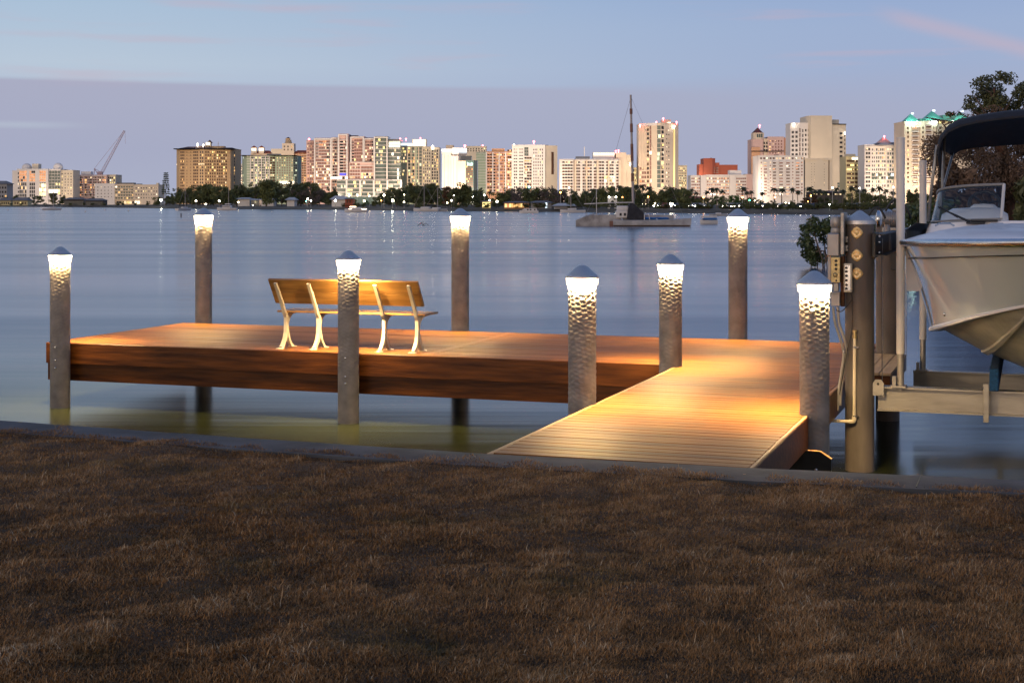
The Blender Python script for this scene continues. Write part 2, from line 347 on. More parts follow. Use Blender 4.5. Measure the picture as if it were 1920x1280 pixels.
def build_grass(n=880000):
    m=bpy.data.materials.new('dormant_grass'); N,L=nodes(m); b=N['Principled BSDF']; b.inputs['Roughness'].default_value=.7; b.inputs['Specular IOR Level'].default_value=.25
    at=N.new('ShaderNodeAttribute'); at.attribute_name='tone'
    cr=N.new('ShaderNodeValToRGB'); e=cr.color_ramp.elements
    for p,c in ((0,(.045,.028,.010)),(.3,(.20,.096,.028)),(.62,(.355,.175,.058)),(.85,(.45,.265,.115)),(1,(.52,.39,.24))):
        el=e[0] if p==0 else (e[len(e)-1] if p==1 else e.new(p)); el.position=p; el.color=(*c,1)
    L.new(at.outputs['Fac'],cr.inputs[0])
    tc=N.new('ShaderNodeTexCoord'); nz=N.new('ShaderNodeTexNoise'); nz.inputs['Scale'].default_value=1.1; nz.inputs['Detail'].default_value=4; L.new(tc.outputs['Object'],nz.inputs['Vector'])
    mr=N.new('ShaderNodeMapRange'); mr.inputs[1].default_value=.56; mr.inputs[2].default_value=.74; mr.inputs[4].default_value=.55; L.new(nz.outputs['Fac'],mr.inputs[0])
    mx=N.new('ShaderNodeMix'); mx.data_type='RGBA'; mx.inputs[7].default_value=(.10,.085,.020,1); L.new(mr.outputs[0],mx.inputs[0]); L.new(cr.outputs[0],mx.inputs[6]); L.new(mx.outputs[2],b.inputs['Base Color'])
    y=5.0*np.exp(rng.random(n*2)*np.log(14.6/5.0)); x=(rng.random(n*2)*2-1)*(.365*y+1.6)
    k=(y<sea_y(x)-.37+.11*np.sin(x*3.1)*np.sin(x*8.7+1)+.06*np.sin(x*19)+rng.normal(0,.03,n*2)); x=x[k][:n]; y=y[k][:n]; n=len(x)
    # matted tufts: long where the patch noise is high
    pn=np.clip(humps(x+3.1,y*1.0-1.7),-1,1); lg=rng.random(n)<.009
    h=(.012+.020*rng.random(n))*(1+.4*pn)*np.where(lg,1.9,1)*.85; a=rng.random(n)*2*PI; til=np.clip(rng.normal(1.15,.32,n),.1,1.52)
    ang2=.8*np.sin(x*1.3)+.6*np.cos(y*1.9); a=np.where(rng.random(n)<.3,ang2+rng.normal(0,.6,n),a)
    wd=.0010+.0014*rng.random(n); z=np.where(y>sea_y(x)-.47,np.maximum(lawn_z(x,y),.001),lawn_z(x,y))
    dx=np.cos(a); dy=np.sin(a)
    base=np.stack([x,y,z-.004],1); side=np.stack([-dy,dx,np.zeros(n)],1)*wd[:,None]
    mid=base+np.stack([dx*np.sin(til*.6),dy*np.sin(til*.6),np.cos(til*.6)],1)*(h*.55)[:,None]
    tip=mid+np.stack([dx*np.sin(til),dy*np.sin(til),np.cos(til)],1)*(h*.6)[:,None]
    V=np.stack([base-side,base+side,mid+side*.8,mid-side*.8,tip],1).reshape(-1,3).astype(np.float32)
    i=np.arange(n)*5
    loops=np.stack([i,i+1,i+2,i+3,i+3,i+2,i+4],1).reshape(-1).astype(np.int32)
    me=bpy.data.meshes.new('grass'); me.vertices.add(n*5); me.vertices.foreach_set('co',V.reshape(-1))
    me.loops.add(n*7); me.loops.foreach_set('vertex_index',loops); me.polygons.add(n*2)
    st=np.stack([np.arange(n)*7,np.arange(n)*7+4],1).reshape(-1).astype(np.int32); me.polygons.foreach_set('loop_start',st)
    tone=np.clip(.40+.17*pn+.12*humps(x,y)+lg*.3+rng.normal(0,.19,n)+(rng.random(n)<.02)*.4,0,1)
    at_=me.attributes.new('tone','FLOAT','POINT'); at_.data.foreach_set('value',np.repeat(tone,5).astype(np.float32))
    me.update(); me.validate(); me.materials.append(m)
    o=link('grass',me); o['kind']='stuff'
build_grass()
# ------------------------------------------------------------------ dock
def build_dock():
    D=DT('dock','L-shaped mahogany plank dock with walkway from the seawall to a wide platform','dock',-3.7,16.25,0)
    rnd=random.Random(3)
    mb=MB(); pitch=.1405
    def board(u0,u1,v0,v1):
        mb.tone=rnd.random(); dz=rnd.uniform(-.0012,.0012)
        mb.bbox(u0,u1,v0,v1,-.03+dz,0+dz,.003)
    v=16.30
    while v+pitch<=19.56:
        if abs(v-16.3)<.01: pass
        cut=[(-11.99,-6.86),(-6.70,-1.83)]
        for a,b in cut: board(a,b,v,v+pitch-.012)
        v+=pitch
    mb.tone=.9; mb.bbox(-6.855,-6.705,16.30,19.55,-.03,.001,.003)
    v=16.296
    while v-pitch>10.0:
        board(-3.655,-1.81,v-pitch+.012,v); v-=pitch
    D.part(mb,'decking',M_DECK)
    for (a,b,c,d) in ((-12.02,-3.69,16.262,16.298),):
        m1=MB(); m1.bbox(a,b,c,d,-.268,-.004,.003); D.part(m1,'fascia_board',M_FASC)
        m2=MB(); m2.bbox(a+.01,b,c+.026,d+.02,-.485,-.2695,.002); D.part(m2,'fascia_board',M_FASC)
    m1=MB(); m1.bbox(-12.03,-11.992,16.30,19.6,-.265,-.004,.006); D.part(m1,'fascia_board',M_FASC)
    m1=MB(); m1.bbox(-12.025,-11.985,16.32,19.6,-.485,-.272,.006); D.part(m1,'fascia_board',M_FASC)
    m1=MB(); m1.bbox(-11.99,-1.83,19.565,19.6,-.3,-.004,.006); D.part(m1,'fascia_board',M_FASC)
    # walkway edge boards, their top edge showing as a pale line
    m1=MB(); m1.bbox(-3.69,-3.658,10.0,16.26,-.27,.002,.006); D.part(m1,'edge_board',M_TRIM)
    m1=MB(); m1.bbox(-1.807,-1.775,9.85,19.6,-.27,.002,.006); D.part(m1,'edge_board',M_TRIM)
    m1=MB(); m1.bbox(-1.774,-1.768,9.85,19.6,-.268,-.006,.002); D.part(m1,'edge_facing',M_FASC)
    # ledge on the lift side
    mb=MB()
    for i in range(3):
        mb.tone=rnd.random(); mb.bbox(-1.765+i*.127,-1.765+i*.127+.121,16.25,18.33,-.035,-.004,.004)
    D.part(mb,'side_ledge',M_WOODW)
    mb=MB(); mb.bbox(-1.765,-1.40,16.26,18.32,-.2,-.037,.004); D.part(mb,'ledge_frame',M_FASC)
    # pile bracket under the walkway
    mb=MB(); poly=[(-1.95,-.275),(-1.66,-.275),(-1.565,-.335),(-1.565,-.9),(-1.95,-.9)]
    mb.prism(poly,1,12.62,12.66); br=D.part(mb,'pile_bracket',M_DARK)
    mb=MB(); mb.prism([(-1.95,-.272),(-1.66,-.272),(-1.56,-.334),(-1.566,-.34),(-1.662,-.279),(-1.95,-.279)],1,12.615,12.665); D.part(mb,'bracket_edge',M_TRIM,br)
    for zz in (-.43,-.58):
        mb=MB(); mb.lathe([(.016,0),(.016,.006),(.011,.013),(.0001,.015)],12); mb.v=[(-1.69+a,12.62-c,zz+b) for a,b,c in mb.v]; D.part(mb,'bolt',M_STEEL,br,True)
build_dock()
# ------------------------------------------------------------------ lamp posts: wrapped piles with conical caps and a ring lamp under the rim
def tube_mesh(top,r=.125,bot=-2.2,n=112,seed=0):
    mb=MB(); vs=[]; rows=[]
    zs=list(np.arange(top,top-1.5,-.0085))+[top-1.56,top-1.7]+([0,-.4] if top-1.6>0 else [])+[-.9,bot]
    zs=sorted(set(round(z,4) for z in zs),reverse=True)
    for z in zs:
        row=[]
        fade=min(1,max(0,(z-(top-1.55))/.35))
        for k in range(n):
            t=2*PI*k/n
            w=.40*math.sin(3*t+z*9+seed)+.30*math.sin(5*t-z*17+seed*2)+.35*math.sin(2*t+z*31+seed)+.25*math.sin(7*t+z*23)
            a=math.cos((7+seed%2)*t+2*PI*z/.044+w*2.4); b=math.cos(8*t-2*PI*z/.050-w*1.9+seed)
            q=max(a,b)*(.75+.25*math.sin(3*t-z*13+seed*3)); d=(.0029*(q-.4)+.0008*math.sin(2*PI*z/.021+4*w+2*t))*fade
            row.append(((r+d)*math.cos(t),(r+d)*math.sin(t),z))
        rows.append(row)
    mb.grid(rows,close=True)
    return mb
def lamp_post(top,label,group,seed=0):
    t=thing('lamp_post',label,'lamp post',(0,0,0),0,group)
    tube_mesh(top-.10,seed=seed).build('pile',M_TUBE,t,smooth=True)
    mb=MB(); rim=top-.115
    mb.lathe([(.139,rim-.006),(.146,rim-.004),(.147,rim+.014),(.143,rim+.020),(.045,top-.012),(.022,top-.002),(.0001,top)],48)
    mb.build('cap',M_CAP,t,smooth='angle')
    mb=MB(); mb.lathe([(.146,rim-.006),(.1415,rim-.062)],48); mb.f=[f for f in mb.f if len(f)==4]; mb.m=mb.m[:len(mb.f)]; mb.t=mb.t[:len(mb.f)]
    lens=mb.build('bloom_skirt',M_BLOOM,t,smooth=True,fix=False)  # glowing skirt added below the rim, stands in for the lamp's bloom
    mb=MB(); n=32
    mb.add([(rr*math.cos(2*PI*k/n),rr*math.sin(2*PI*k/n),rim-.053) for rr in (.1300,.1405) for k in range(n)],[(k,(k+1)%n,n+(k+1)%n,n+k) for k in range(n)])
    mb.f=[f[::-1] for f in mb.f]
    mb.build('lamp_ring',M_RING,lens,fix=False)
    return t
def bolts(post,zs,ang=-1.9,r=.127):
    for z in zs:
        mb=MB(); mb.lathe([(.013,0),(.013,.005),(.009,.011),(.0001,.013)],12)
        c,s=math.cos(ang),math.sin(ang)
        mb.v=[((r+q)*c-a*s,(r+q)*s+a*c,z+b) for a,b,q in mb.v]
        mb.build('bolt',M_STEEL,post,smooth=True)
GRP='lit lamp posts around the dock'
front=[(-3.74,16.1,1.235,'lit lamp post at the inner corner of the platform and the walkway',1.1),
 (-3.79,12.84,1.243,'lit lamp post on the walkway edge nearer the seawall, opposite the bracket post',2.4),
 (-1.733,12.84,1.222,'lit lamp post beside the outlet boxes, bracketed to the walkway',3.9),
 (-7.645,16.11,1.235,'short lit lamp post standing just behind the bench',5.0),
 (-11.70,16.12,1.24,'short lit lamp post at the outer front corner of the platform',.3)]
lp=lamp_post(1.235,front[0][3],GRP); lp.location=W(front[0][0],front[0][1],0); lp.rotation_euler=(0,0,front[0][4])
for u,v,t,lb,rz in front[1:]:
    o=dup(lp,W(u,v,t-1.235),rz,lb)
    for c in o.children:
        if c.name.startswith('pile'): c.data=tube_mesh(1.135,seed=int(rz*2.3)+1).build('pile',M_TUBE,smooth=True,data_only=True)
    if u<-7: bolts(o,(-.04,-.2,-.3) if u<-11 else (-.03,-.25,-.33),ang=-1.75-rz)
    if abs(u+1.733)<.01:
        mb=MB(); mb.lathe([(.02,0),(.024,.012),(.01,.03),(.008,.05)],10); c,s=math.cos(-1.9-rz),math.sin(-1.9-rz)
        mb.v=[((.125+q)*c-a*s,(.125+q)*s+a*c,.90+b) for a,b,q in mb.v]; mb.build('hook',M_STEEL,o)
back=[(-11.757,19.72,'tall lit lamp post behind the far end of the platform, away from the boat',.8),
 (-7.618,19.72,'tall lit lamp post on the water side of the platform, past the bench',2.9),
 (-3.667,19.72,'tall lit lamp post on the water side of the platform, before the white shore flats',4.4)]
lb_=lamp_post(1.72,back[0][2],GRP,3); lb_.location=W(back[0][0],back[0][1],0); lb_.rotation_euler=(0,0,.8)
for u,v,lb,rz in back[1:]: dup(lb_,W(u,v,0),rz,lb)
# ------------------------------------------------------------------ bench
def build_bench():
    D=DT('bench','wooden slat bench on pale cast legs facing the water','bench',-7.86,16.6,0)
    def slat(v0,z0,v1,z1,th,name,u0=-8.86,u1=-6.87):
        d=Vector((v1-v0,z1-z0)); n=Vector((d.y,-d.x)).normalized()*th
        poly=[(v0,z0),(v1,z1),(v1-n.x,z1-n.y),(v0-n.x,z0-n.y)]
        mb=MB(); mb.prism(poly,0,u0,u1); return D.part(mb,name,M_BWOOD)
    def back(z): return 16.575+(z-.55)*(-.20/.30)
    slat(back(.553),.553,back(.698),.698,-.03,'back_slat'); slat(back(.704),.704,back(.852),.852,-.03,'back_slat')
    for i in range(4):
        mb=MB(); mb.bbox(-8.86,-6.87,16.61+i*.108,16.61+i*.108+.10,.438,.462,.004); D.part(mb,'seat_slat',M_BWOOD)
    def rib(mb,pts,u0,u1):                          # pts: (v, z, half width)
        n=len(pts); A=[];B=[]
        for i,(v,z,w) in enumerate(pts):
            a=pts[max(i-1,0)]; b=pts[min(i+1,n-1)]; d=Vector((b[0]-a[0],b[1]-a[1])).normalized(); q=Vector((-d.y,d.x))*w
            A.append((v+q.x,z+q.y)); B.append((v-q.x,z-q.y))
        rows=[[(u0,*A[i]),(u1,*A[i]),(u1,*B[i]),(u0,*B[i])] for i in range(n)]
        mb.grid(rows,close=True); mb.add(rows[0],[(0,1,2,3)]); mb.add(rows[-1],[(3,2,1,0)])
    for u in (-8.745,-8.295,-7.413,-6.977):
        mb=MB()
        rib(mb,[(16.345,.815,.012),(16.40,.74,.016),(16.48,.62,.017),(16.54,.52,.018),(16.585,.44,.022),(16.63,.395,.03),(16.645,.35,.032)],u-.020,u+.020)
        rib(mb,[(16.635,.40,.030),(16.635,.28,.026),(16.625,.18,.026),(16.59,.10,.022),(16.53,.03,.020),(16.49,.008,.020)],u-.0205,u+.0205)
        rib(mb,[(16.640,.24,.020),(16.665,.16,.022),(16.70,.09,.02),(16.75,.03,.018),(16.79,.008,.018)],u-.019,u+.019)
        rib(mb,[(16.63,.37,.03),(16.68,.41,.03),(16.76,.425,.018),(16.98,.430,.008)],u-.0185,u+.0185)
        rib(mb,[(16.66,.31,.012),(16.70,.37,.012),(16.76,.41,.010)],u-.0175,u+.0175)
        leg=D.part(mb,'leg',M_CAST)
        for v in (16.47,16.80):
            m2=MB(); m2.lathe([(.05,0),(.05,.006),(.03,.012),(.0001,.013)],14,(u,v,.001)); m2.v=[(a,v+(b-v)*1.1,c) for a,b,c in m2.v]; D.part(m2,'foot',M_CAST,leg)
        for z in (.76,.62):
            m2=MB(); m2.ball((u,back(z)-.045,z),.009,1); D.part(m2,'bolt',M_STEEL,leg)
build_bench()
# ------------------------------------------------------------------ boat lift piles, lift, electrics
FU,FV=-1.574,14.9; GU,GV=-1.62,18.45
def build_lift():
    for u,v,lb,nr in ((FU,FV,'tall wide boat lift pile with three amber reflectors below its metal cap',3),(GU,GV,'boat lift pile rising from the side ledge behind the motor',0)):
        D=DT('lift_pile',lb,'pile',u,v,WATER,'boat lift piles')
        mb=MB(); mb.lathe([(.14,-2.4),(.14,1.60)],48,(u,v,0)); D.part(mb,'pile',M_PILE,smooth='angle')
        mb=MB(); mb.lathe([(.142,1.585),(.147,1.59),(.147,1.625),(.143,1.632),(.03,1.715),(.012,1.723),(.0001,1.724)],48,(u,v,0)); D.part(mb,'cap',M_CAP,smooth='angle')
        for z in ((1.51,1.29,1.115) if nr else ()):
            mb=MB(); n=0
            ring=[]
            for k in range(16):
                a=2*PI*k/16; rr=.062/(abs(math.cos(a))**1.35+abs(math.sin(a))**1.35)**(1/1.35)
                ring.append((rr*math.cos(a),rr*math.sin(a)))
            rows=[]
            for sc,dp in ((1.0,.0),(.97,.006),(.62,.014),(.55,.008),(.3,.016),(.02,.018)):
                row=[]
                for p,q in ring:
                    ang=-1.66+(p*sc)/.14                     # wrapped on the pile's face towards the lawn
                    row.append((u+(.141+dp)*math.cos(ang),v+(.141+dp)*math.sin(ang),z+q*sc))
                rows.append(row)
            mb.grid(rows,close=True); D.part(mb,'reflector',M_REFL,smooth=True)
        for z,a in ((1.30,-2.1),) if nr else ():
            mb=MB(); mb.ball((u+.142*math.cos(a),v+.142*math.sin(a),z),.009,1); D.part(mb,'bolt',M_STEEL)
    D=DT('boat_lift','aluminium boat lift with cradle beams, white guide poles and drive motor','boat lift',FU+.2,FV,0)
    # top beam along v
    mb=MB(); u0=FU+.155
    mb.box(u0,u0+.012,FV-.16,GV+.2,1.285,1.50); mb.box(u0+.012,u0+.10,FV-.16,GV+.2,1.488,1.50); mb.box(u0+.012,u0+.10,FV-.16,GV+.2,1.285,1.297)
    tb=D.part(mb,'top_beam',M_DARK)
    for z in (1.475,1.42,1.32):
        mb=MB(); mb.ball((u0+.05,FV-.165,z),.012,1); D.part(mb,'bolt',M_STEEL,tb)
    mb=MB(); mb.bbox(u0-.02,u0+.012,FV-.165,FV+.16,1.27,1.51,.004); D.part(mb,'pile_clamp',M_DARK,tb)
    mb=MB(); mb.bbox(GU+.05,GU+.19,GV-.17,GV-.14,1.0,1.22,.004); D.part(mb,'pile_clamp',M_DARK,tb)
    mb=MB(); mb.bbox(GU-.12,GU+.33,GV-.28,GV-.16,1.28,1.44,.006); D.part(mb,'cross_beam',M_ALU)
    mb=MB(); mb.bbox(GU+.28,GU+.34,GV-.31,GV-.28,1.30,1.46,.003); D.part(mb,'end_plate',M_ALU)
    # lever arm
    mb=MB(); u,z=UV(1663,425,16.2); u2,z2=UV(1666,470,16.2)
    mb.tube([(u,16.2,z+.02),(u,16.2,z-.05),(u2,16.2,z2)],[.03,.04,.035],10); D.part(mb,'lever_arm',M_GREY,smooth='angle')
    # drive: pulley, motor, shaft
    uc,zc=UV(1648,411,16.0)
    mb=MB(); mb.lathe([(.0001,-.03),(.05,-.03),(.088,-.016),(.092,0),(.088,.016),(.05,.03),(.0001,.03)],28); 
    mb.v=[(uc+c*1.0+.0,16.0+a,zc+b) for a,b,c in mb.v]; pu=D.part(mb,'pulley',M_STEEL,smooth='angle')
    um,zm=UV(1672,411,17.0)
    mb=MB(); mb.lathe([(.06,-.13),(.085,-.115),(.085,.11),(.07,.13),(.02,.135)],24); mb.v=[(um+c,17.0+a,zm+b) for a,b,c in mb.v]; mo=D.part(mb,'motor',M_GREY,smooth='angle')
    mb=MB(); mb.bbox(um-.10,um+.09,16.93,17.07,zm-.14,zm-.09,.006); D.part(mb,'motor_foot',M_ALU,mo)
    mb=MB()
    for k in range(7): mb.lathe([(.086,-.07+k*.024),(.09,-.066+k*.024),(.09,-.060+k*.024),(.086,-.056+k*.024)],24)
    mb.v=[(um+c,17.0+a,zm+b) for a,b,c in mb.v]; D.part(mb,'cooling_fins',M_GREY,mo)
    mb=MB(); mb.ball((um+.05,17.0,zm+.10),.035,2,(1.3,1,.6)); D.part(mb,'motor_cap',M_GREY,mo,True)
    mb=MB(); mb.cyl((uc,16.0,zc),(um-.12,17.0,zm),.02,10); D.part(mb,'drive_shaft',M_STEEL)
    def arc(x0,x1,y0,top,v,r,name):
        pts=[]
        for i in range(15):
            t=i/14; x=x0+(x1-x0)*t; y=y0-(y0-top)*math.sin(PI*t)**.8
            u,z=UV(x,y,v); pts.append((u,v,z))
        mb=MB(); mb.tube(pts,r,8); D.part(mb,name,M_BLACK,smooth=True)
    arc(1627,1660,410,389,15.8,.011,'hose'); arc(1655,1708,410,374,17.2,.012,'hose')
    # gear housing on the lawn side of the front pile
    u0,z0=UV(1554,480,14.85); u1,z1=UV(1577,437,14.85)
    mb=MB(); mb.bbox(u0,u1,14.72,14.95,z0,z1,.012); gh=D.part(mb,'gear_housing',M_GREY)
    u2,z2=UV(1559,437,14.85); u3,z3=UV(1578,404,14.85)
    mb=MB(); mb.lathe([(.052,0),(.058,.02),(.05,.05),(.062,.07),(.062,.13),(.05,.16),(.02,.168)],20,((u2+u3)/2,14.85,z2)); D.part(mb,'gear_motor',M_GREY,gh,'angle')
    mb=MB(); mb.bbox(u1+.012,u1+.045,14.70,15.0,z0+.02,z3+.03,.005); D.part(mb,'mount_plate',M_ALU,gh)
    for zz in (z1-.06,z0+.08):
        mb=MB(); mb.bbox(u1+.046,FU-.10,14.80,14.95,zz-.03,zz+.03,.004); D.part(mb,'mount_arm',M_ALU,gh)
        mb=MB(); mb.ball((u1+.07,14.795,zz),.010,1); D.part(mb,'bolt',M_STEEL,gh)
    # cradle beams (I section) and bunks
    def ibeam(u0,u1,v,zt,h,w=.15):
        mb=MB(); mb.box(u0,u1,v-w/2,v+w/2,zt-.016,zt); mb.box(u0,u1,v-w/2,v+w/2,zt-h,zt-h+.016); mb.box(u0,u1,v-.008,v+.008,zt-h+.016,zt-.016)
        return D.part(mb,'cradle_beam',M_ALU)
    b1=ibeam(FU+.17,1.75,14.95,.015,.235); b2=ibeam(GU+.30,1.75,18.45,-.20,.235)
    mb=MB(); mb.prism([(FU+.13,-.07),(FU+.13,.05),(FU+.155,.085),(FU+.21,.085),(FU+.235,.05),(FU+.235,-.07)],1,14.845,14.857); pl=D.part(mb,'lifting_plate',M_ALU,b1)
    mb=MB(); mb.ball((FU+.18,14.842,.045),.014,1); D.part(mb,'bolt',M_BLACK,pl)
    for x0,v in ((1654,15.05),(1699,18.3)):
        u,_=UV(x0,600,v); mb=MB(); mb.cyl((u,v,1.45 if v<16 else 1.40),(u,v,.03 if v<16 else -.2),.005,6); D.part(mb,'cable',M_STEEL)
    for x,v,zt,y0,ys in ((1688.5,14.92,.015,258,663),(1730.5,18.42,-.20,301,636)):
        u,ztop=UV(x,y0,v); _,zs=UV(x,ys,v)
        mb=MB(); r=.041; mb.lathe([(r,zs),(r,ztop-.02),(r*1.06,ztop-.018),(r*1.06,ztop),(.001,ztop+.004)],24,(u,v,0)); gp=D.part(mb,'guide_pole',M_PVC,smooth='angle')
        mb=MB(); mb.lathe([(.034,zt-.03),(.034,zs+.02)],20,(u,v,0)); D.part(mb,'pole_core',M_ALU,gp,'angle')
        mb=MB(); mb.box(u-.075,u-.04,v-.05,v+.05,zt+.001,zt+.10); mb.box(u-.08,u+.055,v-.085,v+.06,zt+.001,zt+.018); D.part(mb,'pole_bracket',M_ALU,gp)
    for u in (-.31,.31):
        mb=MB(); mb.bbox(u-.055,u+.03,14.80,19.0,.02,.235,.01); bu=D.part(mb,'bunk',M_BLUE)
        mb=MB(); mb.bbox(u-.11,u-.058,14.815,14.865,-.28,.09,.004); D.part(mb,'bunk_bracket',M_ALU,bu)
        mb=MB(); mb.bbox(u-.05,u+.0,18.35,18.5,-.2,.018,.004); D.part(mb,'bunk_post',M_ALU,bu)
build_lift()
def build_electrics():
    v=14.72
    def bx(D,x0,y0,x1,y1,v0,v1,name,m,parent=None,b=.004):
        u0,z1=UV(x0,y0,v0); u1,z0=UV(x1,y1,v0); mb=MB(); mb.bbox(u0,u1,v0,v1,z0,z1,b); return D.part(mb,name,m,parent)
    def knob(D,x,y,v,r,name,m,parent,dep=.012):
        u,z=UV(x,y,v); mb=MB(); mb.lathe([(r,0),(r,dep*.6),(r*.7,dep),(.0001,dep)],14); mb.v=[(u+a,v-c,z+b) for a,b,c in mb.v]; D.part(mb,name,m,parent,'angle')
    D=DT('outlet_box','bronze outlet box with a column of round sockets beside the tall pile','outlet box',*(lambda q:(q[0],v,q[1]))(UV(1566,530,v)))
    b=bx(D,1552,478,1558,530,v+.02,v+.10,'back_plate',M_GREY); bx(D,1558,482,1575,530,v-.03,v+.09,'box_body',M_BRASS)
    for y in (489,496.5,504.5): knob(D,1567.5,y,v-.031,.0135,'socket',M_DARK,None,.006)
    knob(D,1566,515.5,v-.031,.022,'socket',M_DARK,None,.006); knob(D,1566,515.5,v-.037,.017,'socket_cap',M_BRASS,None,.008); knob(D,1568,526,v-.031,.010,'socket',M_DARK,None,.006)
    bx(D,1576,480,1583,575,v+.04,v+.12,'mounting_board',M_FASC)
    D=DT('junction_box','small grey junction box hanging below the bronze outlet box','junction box',*(lambda q:(q[0],v,q[1]))(UV(1566,575,v)))
    bx(D,1558,547,1574.5,574,v-.02,v+.08,'box_body',M_GREY); bx(D,1563,530.5,1572,546.5,v+.0,v+.05,'pipe_neck',M_ALU); bx(D,1557,549,1575.5,552,v-.024,v-.021,'lid_rim',M_ALU)
    v2=14.70
    D=DT('switch_panel','white switch panel with a row of black knobs on the tall pile','switch panel',*(lambda q:(q[0],v2,q[1]))(UV(1589,548,v2)))
    bx(D,1582,494,1597,548,v2,v2+.09,'panel',M_CREAM); bx(D,1584,497,1595,545,v2-.006,v2,'panel_face',M_STEEL)
    for y in (502,509,517,525.5,534,541): knob(D,1587,y,v2-.007,.0125,'knob',M_BLACK,None,.018)
    def tubeline(name,label,cat,pts,r,m,v=14.74,group=None,fit=()):
        q=[(*UV(x,y,v+dv),v+dv) for x,y,dv in pts]; q=[Vector((a,c,b)) for a,b,c in q]
        # smooth through the points
        out=[]
        for i in range(len(q)-1):
            p0,p1,p2,p3=q[max(i-1,0)],q[i],q[i+1],q[min(i+2,len(q)-1)]
            for k in range(6):
                t=k/6; out.append(.5*((2*p1)+(-p0+p2)*t+(2*p0-5*p1+4*p2-p3)*t*t+(-p0+3*p1-3*p2+p3)*t**3))
        out.append(q[-1]); D=DT(name,label,cat,*q[0],group); mb=MB(); mb.tube(out,r,10); D.part(mb,'pipe',m,smooth=True)
        for a,c in fit:
            mb=MB(); u,z=UV(a,c,v); mb.lathe([(r*1.35,-.02),(r*1.35,.02)],14,(u,v,z)); D.part(mb,'clip',M_STEEL)
    tubeline('conduit','grey flexible conduit from the junction box curving against the tall pile','conduit',[(1562,575,-.02),(1566,605,-.03),(1577,640,-.02),(1582,665,0),(1577,700,.0),(1572,735,0),(1571,770,0)],.013,M_COND,fit=((1582,658),))
    tubeline('conduit','second flexible conduit beside the first, slightly thicker and lighter','conduit',[(1571,575,0),(1573,605,0),(1583,635,0),(1587,660,.02),(1582,695,.02),(1577,730,.02),(1575,760,.02)],.015,M_GREY)
    tubeline('cable','thin black cable looping from the switch panel down the tall pile','cable',[(1590,540,-.02),(1597,555,-.02),(1598,575,-.01),(1598,600,-.01),(1596,625,-.01),(1589,655,-.01),(1581,700,0),(1574,740,0)],.005,M_BLACK)
    tubeline('cable','short black cable sagging from the junction box to the pile','cable',[(1568,581,-.02),(1577,584,-.03),(1588,574,-.03),(1597,562,-.02)],.005,M_BLACK)
    D=DT('water_pipe','cream plastic water pipe with an elbow on the tall pile','pipe',*(lambda q:(q[0],14.73,q[1]))(UV(1602,790,14.73)))
    vv=14.72; (ua,za),(ub,zb),(uc,zc)=UV(1602.5,628,vv),UV(1601.5,786,vv),UV(1552,789,vv)
    mb=MB(); mb.tube([(ua,vv,za),(ub,vv,zb),(ub-.006,vv,zb-.016),(ub-.02,vv,zb-.022),(uc,vv,zb-.022)],.0155,12); D.part(mb,'pipe',M_CREAM,smooth='angle')
    mb=MB(); mb.tube([(ub,vv,zb+.03),(ub,vv,zb-.004),(ub-.006,vv,zb-.017),(ub-.02,vv,zb-.022),(ub-.05,vv,zb-.022)],.021,12); D.part(mb,'elbow',M_CREAM,smooth='angle')
    mb=MB(); mb.lathe([(.022,-.03),(.022,.0),(.017,.004),(.017,.03),(.024,.032),(.024,.045),(.008,.05)],14,(ua,vv,za)); D.part(mb,'tap_fitting',M_BRASS,smooth='angle')
    for y in (651,780):
        u,z=UV(1602.3,y,vv); mb=MB(); mb.lathe([(.019,-.007),(.019,.007)],12,(u,vv,z)); mb.box(u+.01,u+.04,vv-.004,vv+.02,z-.005,z+.005); D.part(mb,'clip',M_STEEL)
build_electrics()
